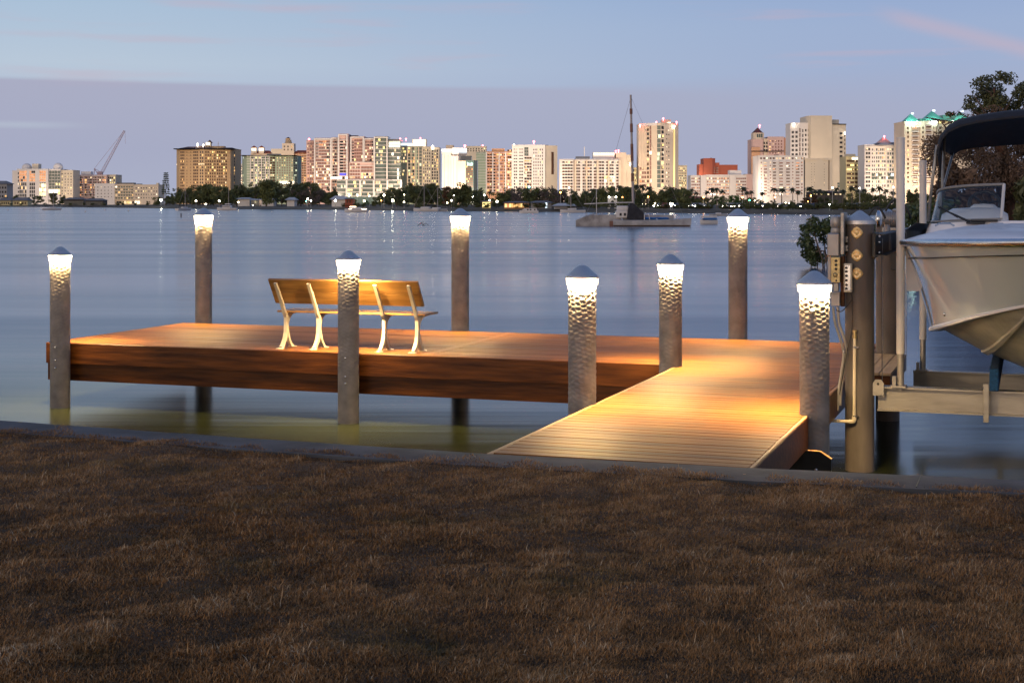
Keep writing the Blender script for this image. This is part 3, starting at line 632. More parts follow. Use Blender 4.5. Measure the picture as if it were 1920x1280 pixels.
# ------------------------------------------------------------------ motor boat on the lift, bow towards the lawn
def build_boat():
    D=DT('motor_boat','white motor boat with black sunshade canopy raised on the lift','boat',0,16,0)
    G=[(0,12.1,1.494),(-.25,12.3,1.485),(-.6,12.8,1.47),(-.9,13.5,1.45),(-1.08,14.3,1.43),(-1.205,15.5,1.40),(-1.25,17,1.36),(-1.22,19.4,1.31)]
    C=[(0,13.0,.95),(-.14,13.15,.91),(-.42,13.55,.81),(-.68,14.15,.69),(-.87,14.9,.58),(-.965,15.9,.49),(-1.0,17,.45),(-1.0,19.4,.43)]
    K=[(0,13.06,.90),(0,13.35,.74),(0,13.85,.50),(0,14.5,.30),(0,15.3,.18),(0,16.2,.12),(0,17,.10),(0,19.4,.10)]
    def cat(pts,m=6):
        q=[Vector(p) for p in pts]; out=[]
        for i in range(len(q)-1):
            p0,p1,p2,p3=q[max(i-1,0)],q[i],q[i+1],q[min(i+2,len(q)-1)]
            for k in range(m):
                t=k/m; out.append(.5*((2*p1)+(-p0+p2)*t+(2*p0-5*p1+4*p2-p3)*t*t+(-p0+3*p1-3*p2+p3)*t**3))
        return out+[q[-1]]
    g,c,k=cat(G),cat(C),cat(K); n=len(g)
    def mir(rows): return [[(-p[0],p[1],p[2]) for p in r] for r in rows]
    top=[];bot=[];strk=[]
    for i in range(n):
        f=i/(n-1); pw=1.0+1.15*(1-f)**1.2
        row=[]
        for j in range(13):
            s=j/12; p=c[i].lerp(g[i],s); uu=c[i].x+(g[i].x-c[i].x)*s**pw; row.append((uu,p.y,p.z))
        top.append(row)
        a=c[i]; w=a.x; kz=k[i]
        def at(s,dz=0): p=a.lerp(kz,s); return (p.x,p.y,p.z+dz)
        bot.append([tuple(a),(a.x*.90,a.y,a.z-.004),(a.x*.89,a.y,a.z+.022),at(.50),at(.505,-.022),at(.56,-.026),at(.57,0),at(.80),tuple(kz)])
    mb=MB(); mb.grid(top); mb.grid(mir(top)); hu=D.part(mb,'hull',M_HULL,smooth='angle')
    mb=MB(); mb.grid(bot); mb.grid(mir(bot)); D.part(mb,'hull_bottom',M_BOT_SHADED,smooth=False)
    mb=MB(); e=top[-1]+bot[-1][1:]; mb.add(e+[(-p[0],p[1],p[2]) for p in e[::-1]],[tuple(range(2*len(e)))]); D.part(mb,'transom',M_HULL)
    # chine and sheer lines
    mb=MB(); rows=[]
    for i in range(n): p=c[i]; rows.append([(p.x*1.0-.004,p.y,p.z+.05),(p.x-.022,p.y-.012,p.z+.012),(p.x-.018,p.y-.01,p.z-.006),(p.x*.97,p.y,p.z-.008)])
    mb.grid(rows); mb.grid(mir(rows)); D.part(mb,'spray_rail',M_GEL,hu,'angle')
    for sgn in (1,-1):
        mb=MB(); mb.tube([(sgn*(p.x-.012),p.y-.012*(1-i/(n-1)),p.z) for i,p in enumerate(g)],.034,10); D.part(mb,'rub_rail',M_STEEL,smooth=True)
        mb=MB(); mb.tube([(sgn*(p.x-.008),p.y-.01,p.z-.125) for i,p in enumerate([Vector(top[i][10]) for i in range(n)])],.006,6); mb.v=[(a,b,cc+.115) for a,b,cc in mb.v]; D.part(mb,'sheer_line',M_BLACK,hu,True)
    mb=MB(); mb.ball((-.73,14.05,.79),.014,2,(1,1,1.4)); D.part(mb,'bow_eye',M_STEEL,hu)
    # crowned foredeck, side decks
    rows=[]
    for i in range(n):
        p=g[i]; w=-p.x; f=min(1,w/1.1); row=[]
        for j in range(17):
            s=-1+2*j/16; zz=p.z+.03+.155*f*(1-abs(s)**2.6); row.append((w*s*.985,p.y+.01,zz))
        rows.append(row)
    cut=[r for r in rows if r[0][1]<15.95]
    mb=MB(); mb.grid(cut); L_=cut[-1]; mb.add(L_+[(p[0],p[1],.9) for p in L_[::-1]],[tuple(range(2*len(L_)))]); dk=D.part(mb,'foredeck',M_GEL,smooth='angle')
    mb=MB()
    for sgn in (1,-1):
        r2=[]
        for r in rows:
            if r[0][1]>15.6: w=-r[0][0]; r2.append([(sgn*w,r[0][1],r[0][2]),(sgn*w,r[0][1],r[0][2]+.10),(sgn*(w-.10),r[0][1],r[0][2]+.17),(sgn*(w-.30),r[0][1],r[0][2]+.16),(sgn*(w-.31),r[0][1],.9)])
        mb.grid(r2)
    D.part(mb,'side_deck',M_GEL,smooth='angle')
    mb=MB(); mb.box(-.98,.98,15.95,19.3,.80,.84); D.part(mb,'cockpit_floor',M_GEL)
    # windshield: two panels with a gap between, corners wrapped aft
    for sgn in (1,-1):
        base=[(-.93,16.75,1.60),(-.965,16.2,1.605),(-.95,15.86,1.608),(-.86,15.72,1.612),(-.6,15.62,1.628),(-.27,15.60,1.64)]
        topp=[(-.90,16.85,1.83),(-.925,16.4,1.885),(-.895,16.12,1.925),(-.80,16.0,1.952),(-.56,15.93,1.975),(-.25,15.92,1.985)]
        B=[(sgn*a,b,c_) for a,b,c_ in cat(base,3)]; T=[(sgn*a,b,c_) for a,b,c_ in cat(topp,3)]
        mb=MB(); mb.grid([B,T]); gl=D.part(mb,'windshield',M_GLASS,smooth=True,)
        mb=MB(); mb.tube(T,.015,8); D.part(mb,'top_rail',M_COND,gl,'angle')
        mb=MB(); mb.tube([(a,b+.006,c_-.018) for a,b,c_ in T],.012,6); D.part(mb,'gasket',M_BLACK,gl)
        mb=MB(); mb.tube(B,.010,8); D.part(mb,'bottom_rail',M_COND,gl,'angle')
        mb=MB(); mb.tube([(a,b-.004,c_-.022) for a,b,c_ in B],.008,6); D.part(mb,'gasket',M_BLACK,gl)
        mb=MB(); mb.tube([B[-1],T[-1]],.016,8); D.part(mb,'end_post',M_PVC,gl,'angle')
        mb=MB(); mb.tube([B[0],T[0]],.014,8); D.part(mb,'end_post',M_GREY,gl,'angle')
    # coaming under the windshield
    mb=MB(); rws=[]
    bs=[(a,b,c_) for a,b,c_ in cat([(-.96,16.9,1.58),(-.99,16.2,1.585),(-.97,15.80,1.585),(-.87,15.64,1.59),(-.6,15.53,1.61),(-.2,15.50,1.62)],3)]
    bs=bs+[(-a,b,c_) for a,b,c_ in bs[::-1]]
    mb.grid([[(a*1.03,b-.06,c_-.10) for a,b,c_ in bs],[(a,b,c_) for a,b,c_ in bs],[(a*.93,b+.14,c_+.002) for a,b,c_ in bs]]); D.part(mb,'coaming',M_GEL,smooth='angle')
    # helm console, wheel, seats
    for sgn in (1,-1):
        mb=MB(); rr=[]
        for i,(vv,h) in enumerate(((16.0,1.60),(16.12,1.70),(16.3,1.735),(16.62,1.72),(16.66,1.0))):
            rr.append([(sgn*(-.90),vv+.1,h-.20),(sgn*(-.87),vv,h-.07),(sgn*(-.76),vv,h-.005),(sgn*(-.5),vv,h+.008),(sgn*(-.3),vv,h),(sgn*(-.22),vv,h-.05),(sgn*(-.20),vv,h-.3)])
        mb.grid(rr); cn=D.part(mb,'helm_console',M_GEL,smooth='angle')
        if sgn==1:
            mb=MB(); mb.lathe([(.14,1.66),(.135,1.74),(.10,1.77),(.0001,1.775)],22,(-.46,16.5,0)); D.part(mb,'instrument_pod',M_GEL,cn,'angle')
            mb=MB(); pts=[(-.46+.155*math.cos(2*PI*i/24),16.78+.05*math.sin(2*PI*i/24),1.765+.135*math.sin(2*PI*i/24)) for i in range(25)]; mb.tube(pts,.017,8)
            for a in (.3,2.4,4.6): mb.tube([(-.46,16.76,1.765),(-.46+.15*math.cos(a),16.78,1.765+.13*math.sin(a))],.012,6)
            mb.ball((-.46,16.755,1.765),.045,2); D.part(mb,'steering_wheel',M_BLACK,cn,'angle')
    # wiper
    mb=MB(); mb.bbox(-.60,-.42,15.42,15.50,1.590,1.610,.006); mb.bbox(-.56,-.30,15.46,15.53,1.612,1.632,.006); wp=D.part(mb,'wiper_base',M_BLACK)
    ue,ze=UV(1758,388,15.62); us,zs=UV(1818,416,15.48)
    mb=MB(); mb.tube([(us,15.48,zs),(us+(ue-us)*.55,15.56,zs+(ze-zs)*.55),(ue,15.68,ze)],[.014,.010,.006],6); D.part(mb,'wiper_arm',M_BLACK,wp)
    ua,za=UV(1762,388,15.6); ub,zb=UV(1796,408,15.54); mb=MB(); mb.tube([(ua,15.64,za),(ub,15.57,zb)],.007,6); D.part(mb,'wiper_blade',M_BLACK,wp)
    for uu in (-.30,-.78):
        mb=MB(); mb.tube([(uu-.09,15.0,1.575),(uu-.05,15.0,1.598),(uu+.05,15.0,1.598),(uu+.09,15.0,1.575)],.009,8); D.part(mb,'cleat',M_STEEL,dk,'angle')
    # canopy: cloth over bent tube bows
    prof=[(-.93,-.44),(-.925,-.36),(-.895,-.25),(-.83,-.165),(-.70,-.10),(-.5,-.055),(-.25,-.02),(0,0)]
    prof=prof+[(-a,b) for a,b in prof[-2::-1]]
    rows=[]
    for vv,zt,sc,dr in ((16.22,2.70,.985,.9),(16.3,2.755,1.0,1.0),(16.8,2.80,1.0,.95),(17.4,2.79,.99,.9),(18.0,2.70,.97,.72),(18.45,2.56,.95,.42),(18.5,2.50,.945,.36)):
        rows.append([(a*sc,vv,zt+b*dr) for a,b in prof])
    mb=MB(); mb.grid(rows); inner=[[(a*.985,b,c_-.02) for a,b,c_ in r] for r in rows]; mb.grid(inner)
    for q in (0,-1): mb.grid([rows[q],inner[q]])
    cv=D.part(mb,'canopy',M_CANV,smooth='angle')
    for sgn in (1,-1):
        mb=MB(); mb.grid([[(sgn*-.93,16.25,2.36),(sgn*-.92,16.4,2.34),(sgn*-.90,16.62,2.40)],[(sgn*-.915,16.3,2.24),(sgn*-.90,16.42,2.17),(sgn*-.89,16.5,2.28)],[(sgn*-.90,16.36,2.14),(sgn*-.895,16.42,2.06),(sgn*-.89,16.44,2.16)]]); D.part(mb,'side_flap',M_CANV,cv)
        mb=MB(); mb.tube([(sgn*-.925,16.28,2.40),(sgn*-.99,16.42,1.95),(sgn*-1.03,16.5,1.60)],.016,8); fr=D.part(mb,'canopy_pole',M_ALU,smooth=True)
        mb=MB(); mb.tube([(sgn*-.88,17.0,2.58),(sgn*-.885,16.6,2.1),(sgn*-.89,16.5,1.72)],.014,8); D.part(mb,'canopy_pole',M_ALU,smooth=True)
        mb=MB(); mb.tube([(sgn*-.90,16.4,2.16),(sgn*-.93,16.5,1.9),(sgn*-.94,16.55,1.72)],.010,6); D.part(mb,'strap',M_BLACK,cv)
        mb=MB(); mb.tube([(sgn*-.86,18.3,2.38),(sgn*-.95,17.6,1.9),(sgn*-.99,17.1,1.55)],.014,8); D.part(mb,'canopy_pole',M_ALU,smooth=True)
build_boat()
# ------------------------------------------------------------------ far shore: land
SHX=[-200,0,150,300,420,600,750,900,1080,1300,1500,1760,1900,2100]
SHY=[386.5,387.8,388.6,390.8,392.4,393.3,394.8,396.2,398,400,402.2,404,405,406]
def shore_Y(px): return (CAMZ-WATER)*F/(float(np.interp(px,SHX,SHY))-HY)
def ground(px,y):                                  # seat of a thing on the far shore
    return Vector(((px-HX)*y/F,y,.30))
def build_land():
    m=mat('shore_ground',(.060,.045,.028),.95,var=.5,scale=.12,bump=.3,bscale=1.5,col2=(.13,.10,.06))
    mb=MB(); rows=[]
    for f,z in ((1.0,-1.0),(1.004,-.65),(1.014,-.5),(1.03,-.15),(1.10,.22),(1.5,.36),(6,.4),(14,.4)):
        row=[]
        for px in range(-200,2101,20):
            y=shore_Y(px)*(f+ (.004*math.sin(px*.11)+.003*math.sin(px*.37) if f<1.1 else 0)); row.append(((px-HX)*y/F,y,z))
        rows.append(row)
    mb.grid(rows); o=mb.build('far_shore_ground',m,smooth=True); o['kind']='structure'
build_land()
# ------------------------------------------------------------------ buildings
def wm(n,c,**k): return mat(n,c,.75,var=.06,scale=.08,**k)
WALL={'cream':wm('wall_cream',(.66,.55,.42)),'white':wm('wall_white',(.70,.66,.62)),'pink':wm('wall_pink',(.62,.43,.38)),'tan':wm('wall_tan',(.52,.36,.20)),
 'beige':wm('wall_beige',(.64,.56,.43)),'brick':wm('wall_brick',(.40,.10,.055)),'orange':wm('wall_orange',(.62,.35,.20)),'grey':wm('wall_grey',(.30,.30,.31)),
 'glass':mat('curtain_glass',(.07,.12,.115),.12,.1,var=.2,scale=.1,spec=.8),'green':wm('wall_green',(.34,.42,.30)),'yellow':wm('wall_yellow',(.58,.50,.28)),'dark':wm('wall_dark',(.10,.09,.085)),'blueglass':mat('blue_glass',(.10,.13,.15),.1,.2,var=.2,scale=.1,spec=.8)}
ROOF={'brown':mat('roof_brown',(.10,.045,.04),.8,var=.2,scale=.5),'red':mat('roof_red',(.34,.075,.03),.8,var=.2,scale=.5),'teal':mat('roof_teal',(.10,.36,.29),.5,var=.15,scale=.3),'flat':mat('roof_grey',(.16,.155,.16),.9,var=.2,scale=.2),'pale':mat('roof_pale',(.5,.48,.46),.7,var=.1,scale=.2)}
LIT={'v':glow('window_soft',(1,.72,.42),.62,False,.5),'w':glow('window_warm',(1,.76,.45),1.25,False,.55),'a':glow('window_amber',(1,.56,.19),1.15,False,.6),'h':glow('window_bright',(1,.88,.64),2.2,False,.35),'o':glow('window_dim_orange',(1,.43,.18),.62,False,.5),
 'g':glow('window_pale_green',(.86,.95,.62),1.0,False,.5),'y':glow('window_yellow',(1,.78,.30),1.35,False,.5),'b':glow('window_blue',(.10,.09,.75),.9,False),'c':glow('window_cool',(.75,.9,1.0),1.6,False,.3)}
DK={'d':mat('window_dark',(.03,.030,.034),.25,var=.3,scale=.3,spec=.22),'p':mat('window_pink_reflection',(.27,.15,.125),.2,.1,var=.15,scale=.2),'n':mat('window_green_grey',(.09,.12,.11),.12,.1,var=.3,scale=.3,spec=.8),'u':mat('window_umber',(.09,.046,.028),.3,var=.3,scale=.3,spec=.25)}  # pink panes: reflection of the dusk sky put into their colour
PANE={**LIT,**DK}
_ub={}
def unit_box(k):
    if k not in _ub:
        mb=MB(); mb.box(-.5,.5,-.5,.5,-.5,.5); _ub[k]=mb.build('window',PANE[k],data_only=True)
    return _ub[k]
brnd=random.Random(21)
LAND=[]                                            # (centre px, phrase) for telling trees apart
FACADE_FILL={'floodlitwhite':300000.0,'massiveblank':130000.0,'hugepink':100000.0,'widetan':85000.0,'tallestslim':150000.0,'whiteblock':70000.0,'paledomed':40000.0,'palebuilding':42000.0,'longpale':85000.0,'palegreen':75000.0,'yellowgreen':70000.0,'orangelit':30000.0,'whiteslab':80000.0,'steppedbrick':60000.0,'darkglass':50000.0,'smallgrey':0,'tallwhite':48000.0,'lowwhite':36000.0,'yellowishoffice':60000.0}  # strength of the fill spots added before the facades
class BL:
    def __init__(s,name,label,px,Y,cat='building',phrase=None,group='waterfront buildings of the town'):
        s.Y=Y; s.px=px; s.b=P(px,HY,Y); s.b.z=.3; s.e=thing(name,label,cat,s.b,0,group); s.w=[]; s.walls={}; s.slabsm={}; s.fl=FACADE_FILL.get(label.split()[0]+label.split()[1],88000.0) if cat=='building' and group and Y>1000 else 0; s.fc=(1,.765,.57)
        if phrase: LAND.append((px,phrase))
    def xy(s,px,d=0): return (px-HX)*(s.Y+d)/F-s.b.x, d
    def z(s,y): return CAMZ-(y-HY)*s.Y/F-s.b.z
    def block(s,front,yt,m='cream',depth=28,yb=None,name='wall',roof='flat'):
        pts=[s.xy(*p) for p in front]; dm=max(p[1] for p in front)+depth
        x0,x1=pts[0][0],pts[-1][0]; poly=pts+[(x1,dm),(x0,dm)]
        zb=-.3 if yb is None else s.z(yb); zt=s.z(yt)
        mb=MB(); mb.prism(poly,2,zb,zt); mm=WALL.get(m) or ROOF.get(m)
        o=mb.build(name,mm,s.e)
        if name=='wall' and depth>8:                # parapet round the flat roof
            mb=MB(); c=Vector((sum(p[0] for p in poly)/len(poly),sum(p[1] for p in poly)/len(poly)))
            mb.prism([tuple(c+(Vector(p)-c)*1.012) for p in poly],2,zt+.02,zt+.55); mb.build('parapet',mm,o)
        return o
    def win(s,face,y0,y1,nx,ny,fw=.6,fh=.6,p=.3,lit='w',dark='d',skip=0.0,off=.10):
        A=Vector(s.xy(face[0],face[1])); B=Vector(s.xy(face[2],face[3])); d=(B-A); yaw=math.atan2(d.y,d.x); n=Vector((d.y,-d.x)).normalized()
        zt,zb=s.z(y0),s.z(y1); cw=d.length/nx; chh=(zt-zb)/ny
        for i in range(nx):
            for j in range(ny):
                if brnd.random()<skip: continue
                k=brnd.choice(lit) if brnd.random()<(p if p>=.9 else p*.8) else brnd.choice(dark)
                wf,hf,sh=1,1,0
                if k in LIT and p<.9:
                    wf=brnd.uniform(.45,1.0); hf=brnd.uniform(.62,1.0); sh=brnd.choice((-1,1))*(1-wf)*fw*.5
                    if k in 'wh' and brnd.random()<.45: k='v'
                    if wf<.8:
                        q=A+d*((i+.5)/nx)+n*(off-.25); s.w.append((q.x,q.y,zt-chh*(j+.5),cw*fw,.4,chh*fh,yaw,brnd.choice(dark)))
                q=A+d*((i+.5+sh)/nx)+n*(off-.2)
                s.w.append((q.x,q.y,zt-chh*(j+.5)+chh*fh*(1-hf)*.4,cw*fw*wf,.4,chh*fh*hf,yaw,k))
    def one(s,face,y0,y1,k,off=.12): s.win(face,y0,y1,1,1,1,1,1,k,off=off)
    def slabs(s,face,y0,y1,n,m='cream',out=1.1,th=.5,name='balcony_slabs'):
        A=Vector(s.xy(face[0],face[1])); B=Vector(s.xy(face[2],face[3])); d=B-A; nn=Vector((d.y,-d.x)).normalized()*out
        mb=s.slabsm.setdefault((name,m),MB())
        for j in range(n+1):
            z=s.z(y0)+(s.z(y1)-s.z(y0))*j/n; mb.prism([tuple(A+nn),tuple(B+nn),tuple(B+nn*.02),tuple(A+nn*.02)],2,z-th/2,z+th/2)
    def fins(s,face,y0,y1,n,m='cream',out=1.0,th=.7,name='wall_fins'):
        A=Vector(s.xy(face[0],face[1])); B=Vector(s.xy(face[2],face[3])); d=(B-A); e=d.normalized()*th/2; nn=Vector((d.y,-d.x)).normalized()*out
        mb=s.slabsm.setdefault((name,m),MB())
        for j in range(n+1):
            c=A+d*j/n; mb.prism([tuple(c-e+nn),tuple(c+e+nn),tuple(c+e),tuple(c-e)],2,s.z(y1),s.z(y0))
    def pyr(s,x0,x1,yb,yt,m='brown',d=10,name='roof',top=0.0,n=4):
        x0_,x1_=s.xy(x0)[0],s.xy(x1)[0]; cx=(x0_+x1_)/2; r=(x1_-x0_)/2; mb=MB()
        k=math.sqrt(2) if n==4 else 1.0
        mb.lathe([(r*k,s.z(yb)),(max(r*k*top,.001),s.z(yt))],n); c,q=math.cos(PI/4),math.sin(PI/4)
        mb.v=[(cx+a*c-b*q,d+a*q+b*c,z) for a,b,z in mb.v]; mb.f=[f for f in mb.f]; return mb.build(name,ROOF.get(m) or WALL.get(m) or LIT.get(m),s.e)
    def hip(s,x0,x1,yb,yt,m='red',depth=18,d=-1):
        a=s.xy(x0)[0]; b=s.xy(x1)[0]; h=min((b-a)*.2,depth*.4); z0,z1=s.z(yb),s.z(yt)
        mb=MB(); mb.add([(a-.6,d-.6,z0),(b+.6,d-.6,z0),(b+.6,d+depth,z0),(a-.6,d+depth,z0),(a+h,d+depth*.4,z1),(b-h,d+depth*.4,z1),(b-h,d+depth*.6,z1),(a+h,d+depth*.6,z1)],[(0,1,5,4),(1,2,6,5),(2,3,7,6),(3,0,4,7),(4,5,6,7),(0,3,2,1)])
        return mb.build('roof',ROOF[m],s.e)
    def dome(s,x,yb,yt,rpx,m='white',d=6):
        r=rpx*s.Y/F; z0=s.z(yb); z1=s.z(yt); cx=s.xy(x)[0]; h=(z1-z0); pr=[(r,z0),(r,z0+h*.4)]+[(r*math.cos(a),z0+h*.4+h*.6*math.sin(a)) for a in (.3,.6,.9,1.2,1.4)]+[(.01,z1)]
        mb=MB(); mb.lathe(pr,16,(cx,d,0)); return mb.build('dome',WALL[m],s.e,smooth='angle')
    def lamp(s,px,y,r=1.6,k='red',d=2):
        M={'red':glow('beacon_red',(1,.12,.14),14,False),'white':glow('beacon_white',(1,.9,.75),16,False)}[k]
        c=s.xy(px); mb=MB(); mb.ball((c[0],d,s.z(y)),r*s.Y/F,2); mb.cyl((c[0],d,s.z(y)),(c[0],d,s.z(y)-1.6*r*s.Y/F-1),.3,5); return mb.build('beacon' if k=='red' else 'roof_light',M,s.e)
    def mast(s,px,y0,y1,d=3): 
        c=s.xy(px); mb=MB(); mb.cyl((c[0],d,s.z(y1)),(c[0],d,s.z(y0)),.35,5); mb.build('antenna',WALL['white'],s.e)
    def done(s,keep=95):
        if s.fl:
            xs=[c for o in s.e.children if o.name.startswith('wall') for c in [v.co.x for v in o.data.vertices]]; zs=[v.co.z for o in s.e.children if o.type=='MESH' for v in o.data.vertices] if xs else []
            x0,x1,zt=min(xs),max(xs),max(zs); n=2 if x1-x0>62 else 1
            for i in range(n):  # spots added to brighten the facade, standing in for scattered town light
                L=bpy.data.lights.new('facade_fill_spot','SPOT'); L.energy=1.38*s.fl*(.7 if n>1 else 1); L.spot_size=R(120); L.spot_blend=.6; L.color=s.fc; L.shadow_soft_size=.6
                o=link('facade_fill_spot',L,s.e,(x0+(x1-x0)*((i+.5)/n),-72,6)); d=Vector((0,72,zt*.42-6)); o.rotation_euler=d.to_track_quat('-Z','Y').to_euler()
        for (n,m),mb in s.slabsm.items(): mb.build(n,WALL[m],s.e)
        ws=sorted(s.w,key=lambda w:(-(w[7] in LIT),-w[3]*w[5]))
        for w in ws[:keep]:
            o=link('window',unit_box(w[7]),s.e,(w[0],w[1],w[2])); o.scale=(w[3],w[4],w[5]); o.rotation_euler=(0,0,w[6])
        if ws[keep:]:
            ks=sorted({w[7] for w in ws[keep:]}); mb=MB()
            for w in ws[keep:]:
                mb.mi=ks.index(w[7]); M4=Matrix.Translation((w[0],w[1],w[2]))@Matrix.Rotation(w[6],4,'Z')@Matrix.Diagonal((w[3],w[4],w[5],1))
                o=len(mb.v); t=MB(); t.box(-.5,.5,-.5,.5,-.5,.5); mb.add([tuple(M4@Vector(v)) for v in t.v],t.f)
            o=mb.build('windows',[PANE[k] for k in ks],s.e); o['kind']='stuff'
def town():
    # ---- far end, domes and crane
    b=BL('house_block','small grey flat roofed house at the edge of the far shore beside the domed block',3,1150,phrase='the small grey house')
    b.block([(-30,0),(13,0)],345,'grey',14); b.hip(-34,16,345,339,'flat',14); b.win((-30,0,13,0),348,372,8,3,.6,.5,.15,'ya'); b.done()
    b=BL('domed_building','pale building with two round white domes and orange panels',68,1250,phrase='the twin domed building')
    b.block([(23,0),(32,0)],321,'white',20); b.block([(32,-2),(90,-2),(92,0),(113,0)],318,'white',22); b.block([(113,2),(137,2)],320,'beige',20)
    b.dome(46,320,306,9,'white'); b.dome(105,320,305,9,'white'); b.block([(60,3),(72,3)],307,'beige',8,yb=319,name='penthouse')
    for x0,x1,n in ((36,50,4),(55,66,3),(74,86,3)):
        b.win((x0,-2,x1,-2),320,341,n,4,.85,.8,.9,'oo'); b.win((x0,-2,x1,-2),342,370,n,4,.7,.8,.2,'wa')
    b.win((74,-2,86,-2),344,368,3,3,.9,.85,1,'hw'); b.win((92,0,113,0),320,366,4,8,.9,.88,.2,'ay','n'); b.win((114,2,136,2),323,366,4,8,.3,.4,.25,'y'); b.win((33,-2,36,-2),322,370,1,7,.6,.6,.1); b.one((92,-.5,108,-.5),355.5,362,'h'); b.done()
    b=BL('apartment_block','orange lit apartment block under the crane',178,1280,phrase='the orange lit block')
    b.block([(139,0),(201,0)],329,'pink',20); b.block([(201,3),(217,3)],328.5,'beige',20); b.block([(152,4),(170,4)],321.5,'white',8,yb=329,name='penthouse')
    b.win((140,0,200,0),331,368,13,8,.75,.7,.62,'oaawoo','u'); b.slabs((140,0,200,0),330,368,8,'white'); b.fins((140,0,200,0),330,368,7,'pink',1.2); b.win((202,3,216,3),331,350,4,4,.6,.6,.5,'wyh'); b.done()
    # crane
    c=thing('tower_crane','thin lattice construction crane with a long slanting boom over the orange lit block','crane',ground(186,1300),0); 
    def cp(x,y): p=P(x,y,1300); return p-c.location
    m=mat('crane_steel',(.52,.36,.36),.6,var=.1,scale=1)
    def lattice(a,b_,w,n,name,r=.11):
        a,b_=Vector(a),Vector(b_); d=(b_-a).normalized(); s=Vector((0,1,0)).cross(d).normalized()*w/2; q=Vector((0,w/2,0)); mb=MB()
        for e in (s+q,s-q,-s+q,-s-q): mb.tube([a+e,b_+e*.55],r,4)
        for i in range(n):
            p0=a.lerp(b_,i/n); p1=a.lerp(b_,(i+1)/n)
            for e,g in ((s+q,-s+q),(s-q,-s-q),(s+q,s-q)): k=1-.45*i/n; mb.tube([p0+e*k,p1+g*k],r*.7,4)
        mb.build(name,m,c)
    lattice(cp(188,376),cp(188,329),2.0,10,'mast',.14); lattice(cp(190,325),cp(233.5,245),2.2,26,'boom')
    mb=MB(); a=cp(183,329); e=cp(192,322); mb.box(a.x,e.x,-1.5,1.5,a.z,e.z); mb.build('cab',m,c)
    mb=MB(); mb.tube([cp(183,326),cp(177,316)],.3,4); mb.tube([cp(177,316),cp(189,323)],.2,4); mb.tube([cp(177,316),cp(176.5,327)],.3,4); mb.build('gantry',m,c)
    mb=MB(); mb.tube([cp(177,316),cp(233,245)],.13,4); mb.tube([cp(234.5,247),cp(235,270)],.10,4); mb.build('cables',MATS['crane_steel'],c)
    b=BL('apartment_block','low white four storey apartment block with lit balconies beside the bright lamp',238,1100,phrase='the low white block')
    b.block([(178,0),(215,-1)],345,'white',22); b.block([(215,0),(251,0)],346.5,'cream',22); b.block([(251,0),(297,0)],347.5,'cream',20)
    b.block([(219,4),(250,4)],342.5,'dark',8,yb=346.5,name='roof_plant'); b.block([(256,4),(264,4)],344.5,'dark',5,yb=347.5,name='roof_plant'); b.block([(293,2),(297,2)],343,'beige',4,yb=347.5,name='penthouse')
    b.win((216,0,250,0),348,374,7,5,.75,.6,.42,'wha','n'); b.slabs((215,0,251,0),347.3,374,5,'cream',1.4); b.win((253,0,296,0),349.5,374,9,4,.42,.4,.4,'wyh'); b.win((180,-.4,213,-.8),348,372,5,4,.22,.25,.1,'w'); b.win((218,-.5,262,-.5),377,382,9,1,.8,.9,.9,'hway'); b.done()
    # ---- tan tower
    b=BL('tan_tower','wide tan tower with a dark mansard roof and a lit lantern',387,1500,phrase='the tan tower')
    b.block([(331,6),(337,0),(372,-6),(383,-8),(432,-2),(442,8)],279.5,'tan',30); b.slabs((331,5,442,5),279.8,279.8,1,'cream',14,.8,'cornice')
    b.hip(338,402,279,274.8,'brown',26,-6); b.hip(412,438,279,276.5,'brown',24,-4); b.block([(368,8),(420,8)],273.5,'tan',10,yb=279,name='penthouse')
    b.block([(385,6),(395,6)],267.5,'cream',6,yb=273.5,name='lantern'); b.one((386,6,394,6),266.5,272,'h'); b.pyr(385,395,267.5,261.5,'brown',9)
    b.lamp(369.5,270.5,1.7,'white'); b.lamp(380.5,271.5,1,'white'); b.mast(369,266,273.5); b.mast(381,266,273.5); b.mast(408,266,273.5)
    b.win((338,-.3,346,-1.6),283,357,3,13,.7,.6,.22,'a','u'); b.win((362,-4.4,372,-6),283,357,3,13,.75,.62,.1,'a','u'); b.win((374,-6.3,382,-7.8),283,357,2,13,.55,.6,.12,'a','d')
    b.win((384,-8,405,-5.4),283,357,5,13,.55,.6,.26,'ay','u'); b.win((406,-5.3,426,-2.8),283,357,5,13,.66,.62,.4,'ayw','u'); b.win((428,-2.5,441,6.5),283,357,4,13,.6,.6,.35,'a','d'); b.win((347,-1.8,361,-4.2),283,357,2,13,.16,.35,.05,'a','u')
    b.slabs((337,0,372,-6),282,357,13,'tan',.8); b.slabs((383,-8,432,-2),282,357,13,'tan',.8); b.one((331,5.5,383,-9),307.7,308.8,'w'); b.done()
    b=BL('apartment_block','narrow pale block half hidden between the tan tower and the green glass block',449,1650)
    b.block([(441,0),(460,0)],308,'white',20); b.win((442,0,456,0),310,350,3,9,.7,.5,.35,'wa'); b.slabs((441,0,456,0),309,350,9,'white'); b.done()
    # ---- red roofed hotel behind
    b=BL('red_roofed_hotel','cream hotel with red tile roofs, cupolas and a domed lantern tower',522,1700,phrase='the red roofed hotel')
    b.block([(470,0),(508,0)],288,'cream',24); b.hip(476,509,288,282,'red',22); b.block([(508,1),(529,1)],280,'beige',20); b.block([(529,-3),(551,-3)],270,'cream',14)
    for x in (476,490):
        b.block([(x-5,-1),(x+5,-1)],277,'cream',5,yb=288,name='cupola'); b.one((x-4.2,-1.2,x+4.2,-1.2),278,283,'h'); b.pyr(x-5.5,x+5.5,277,273,'red',2)
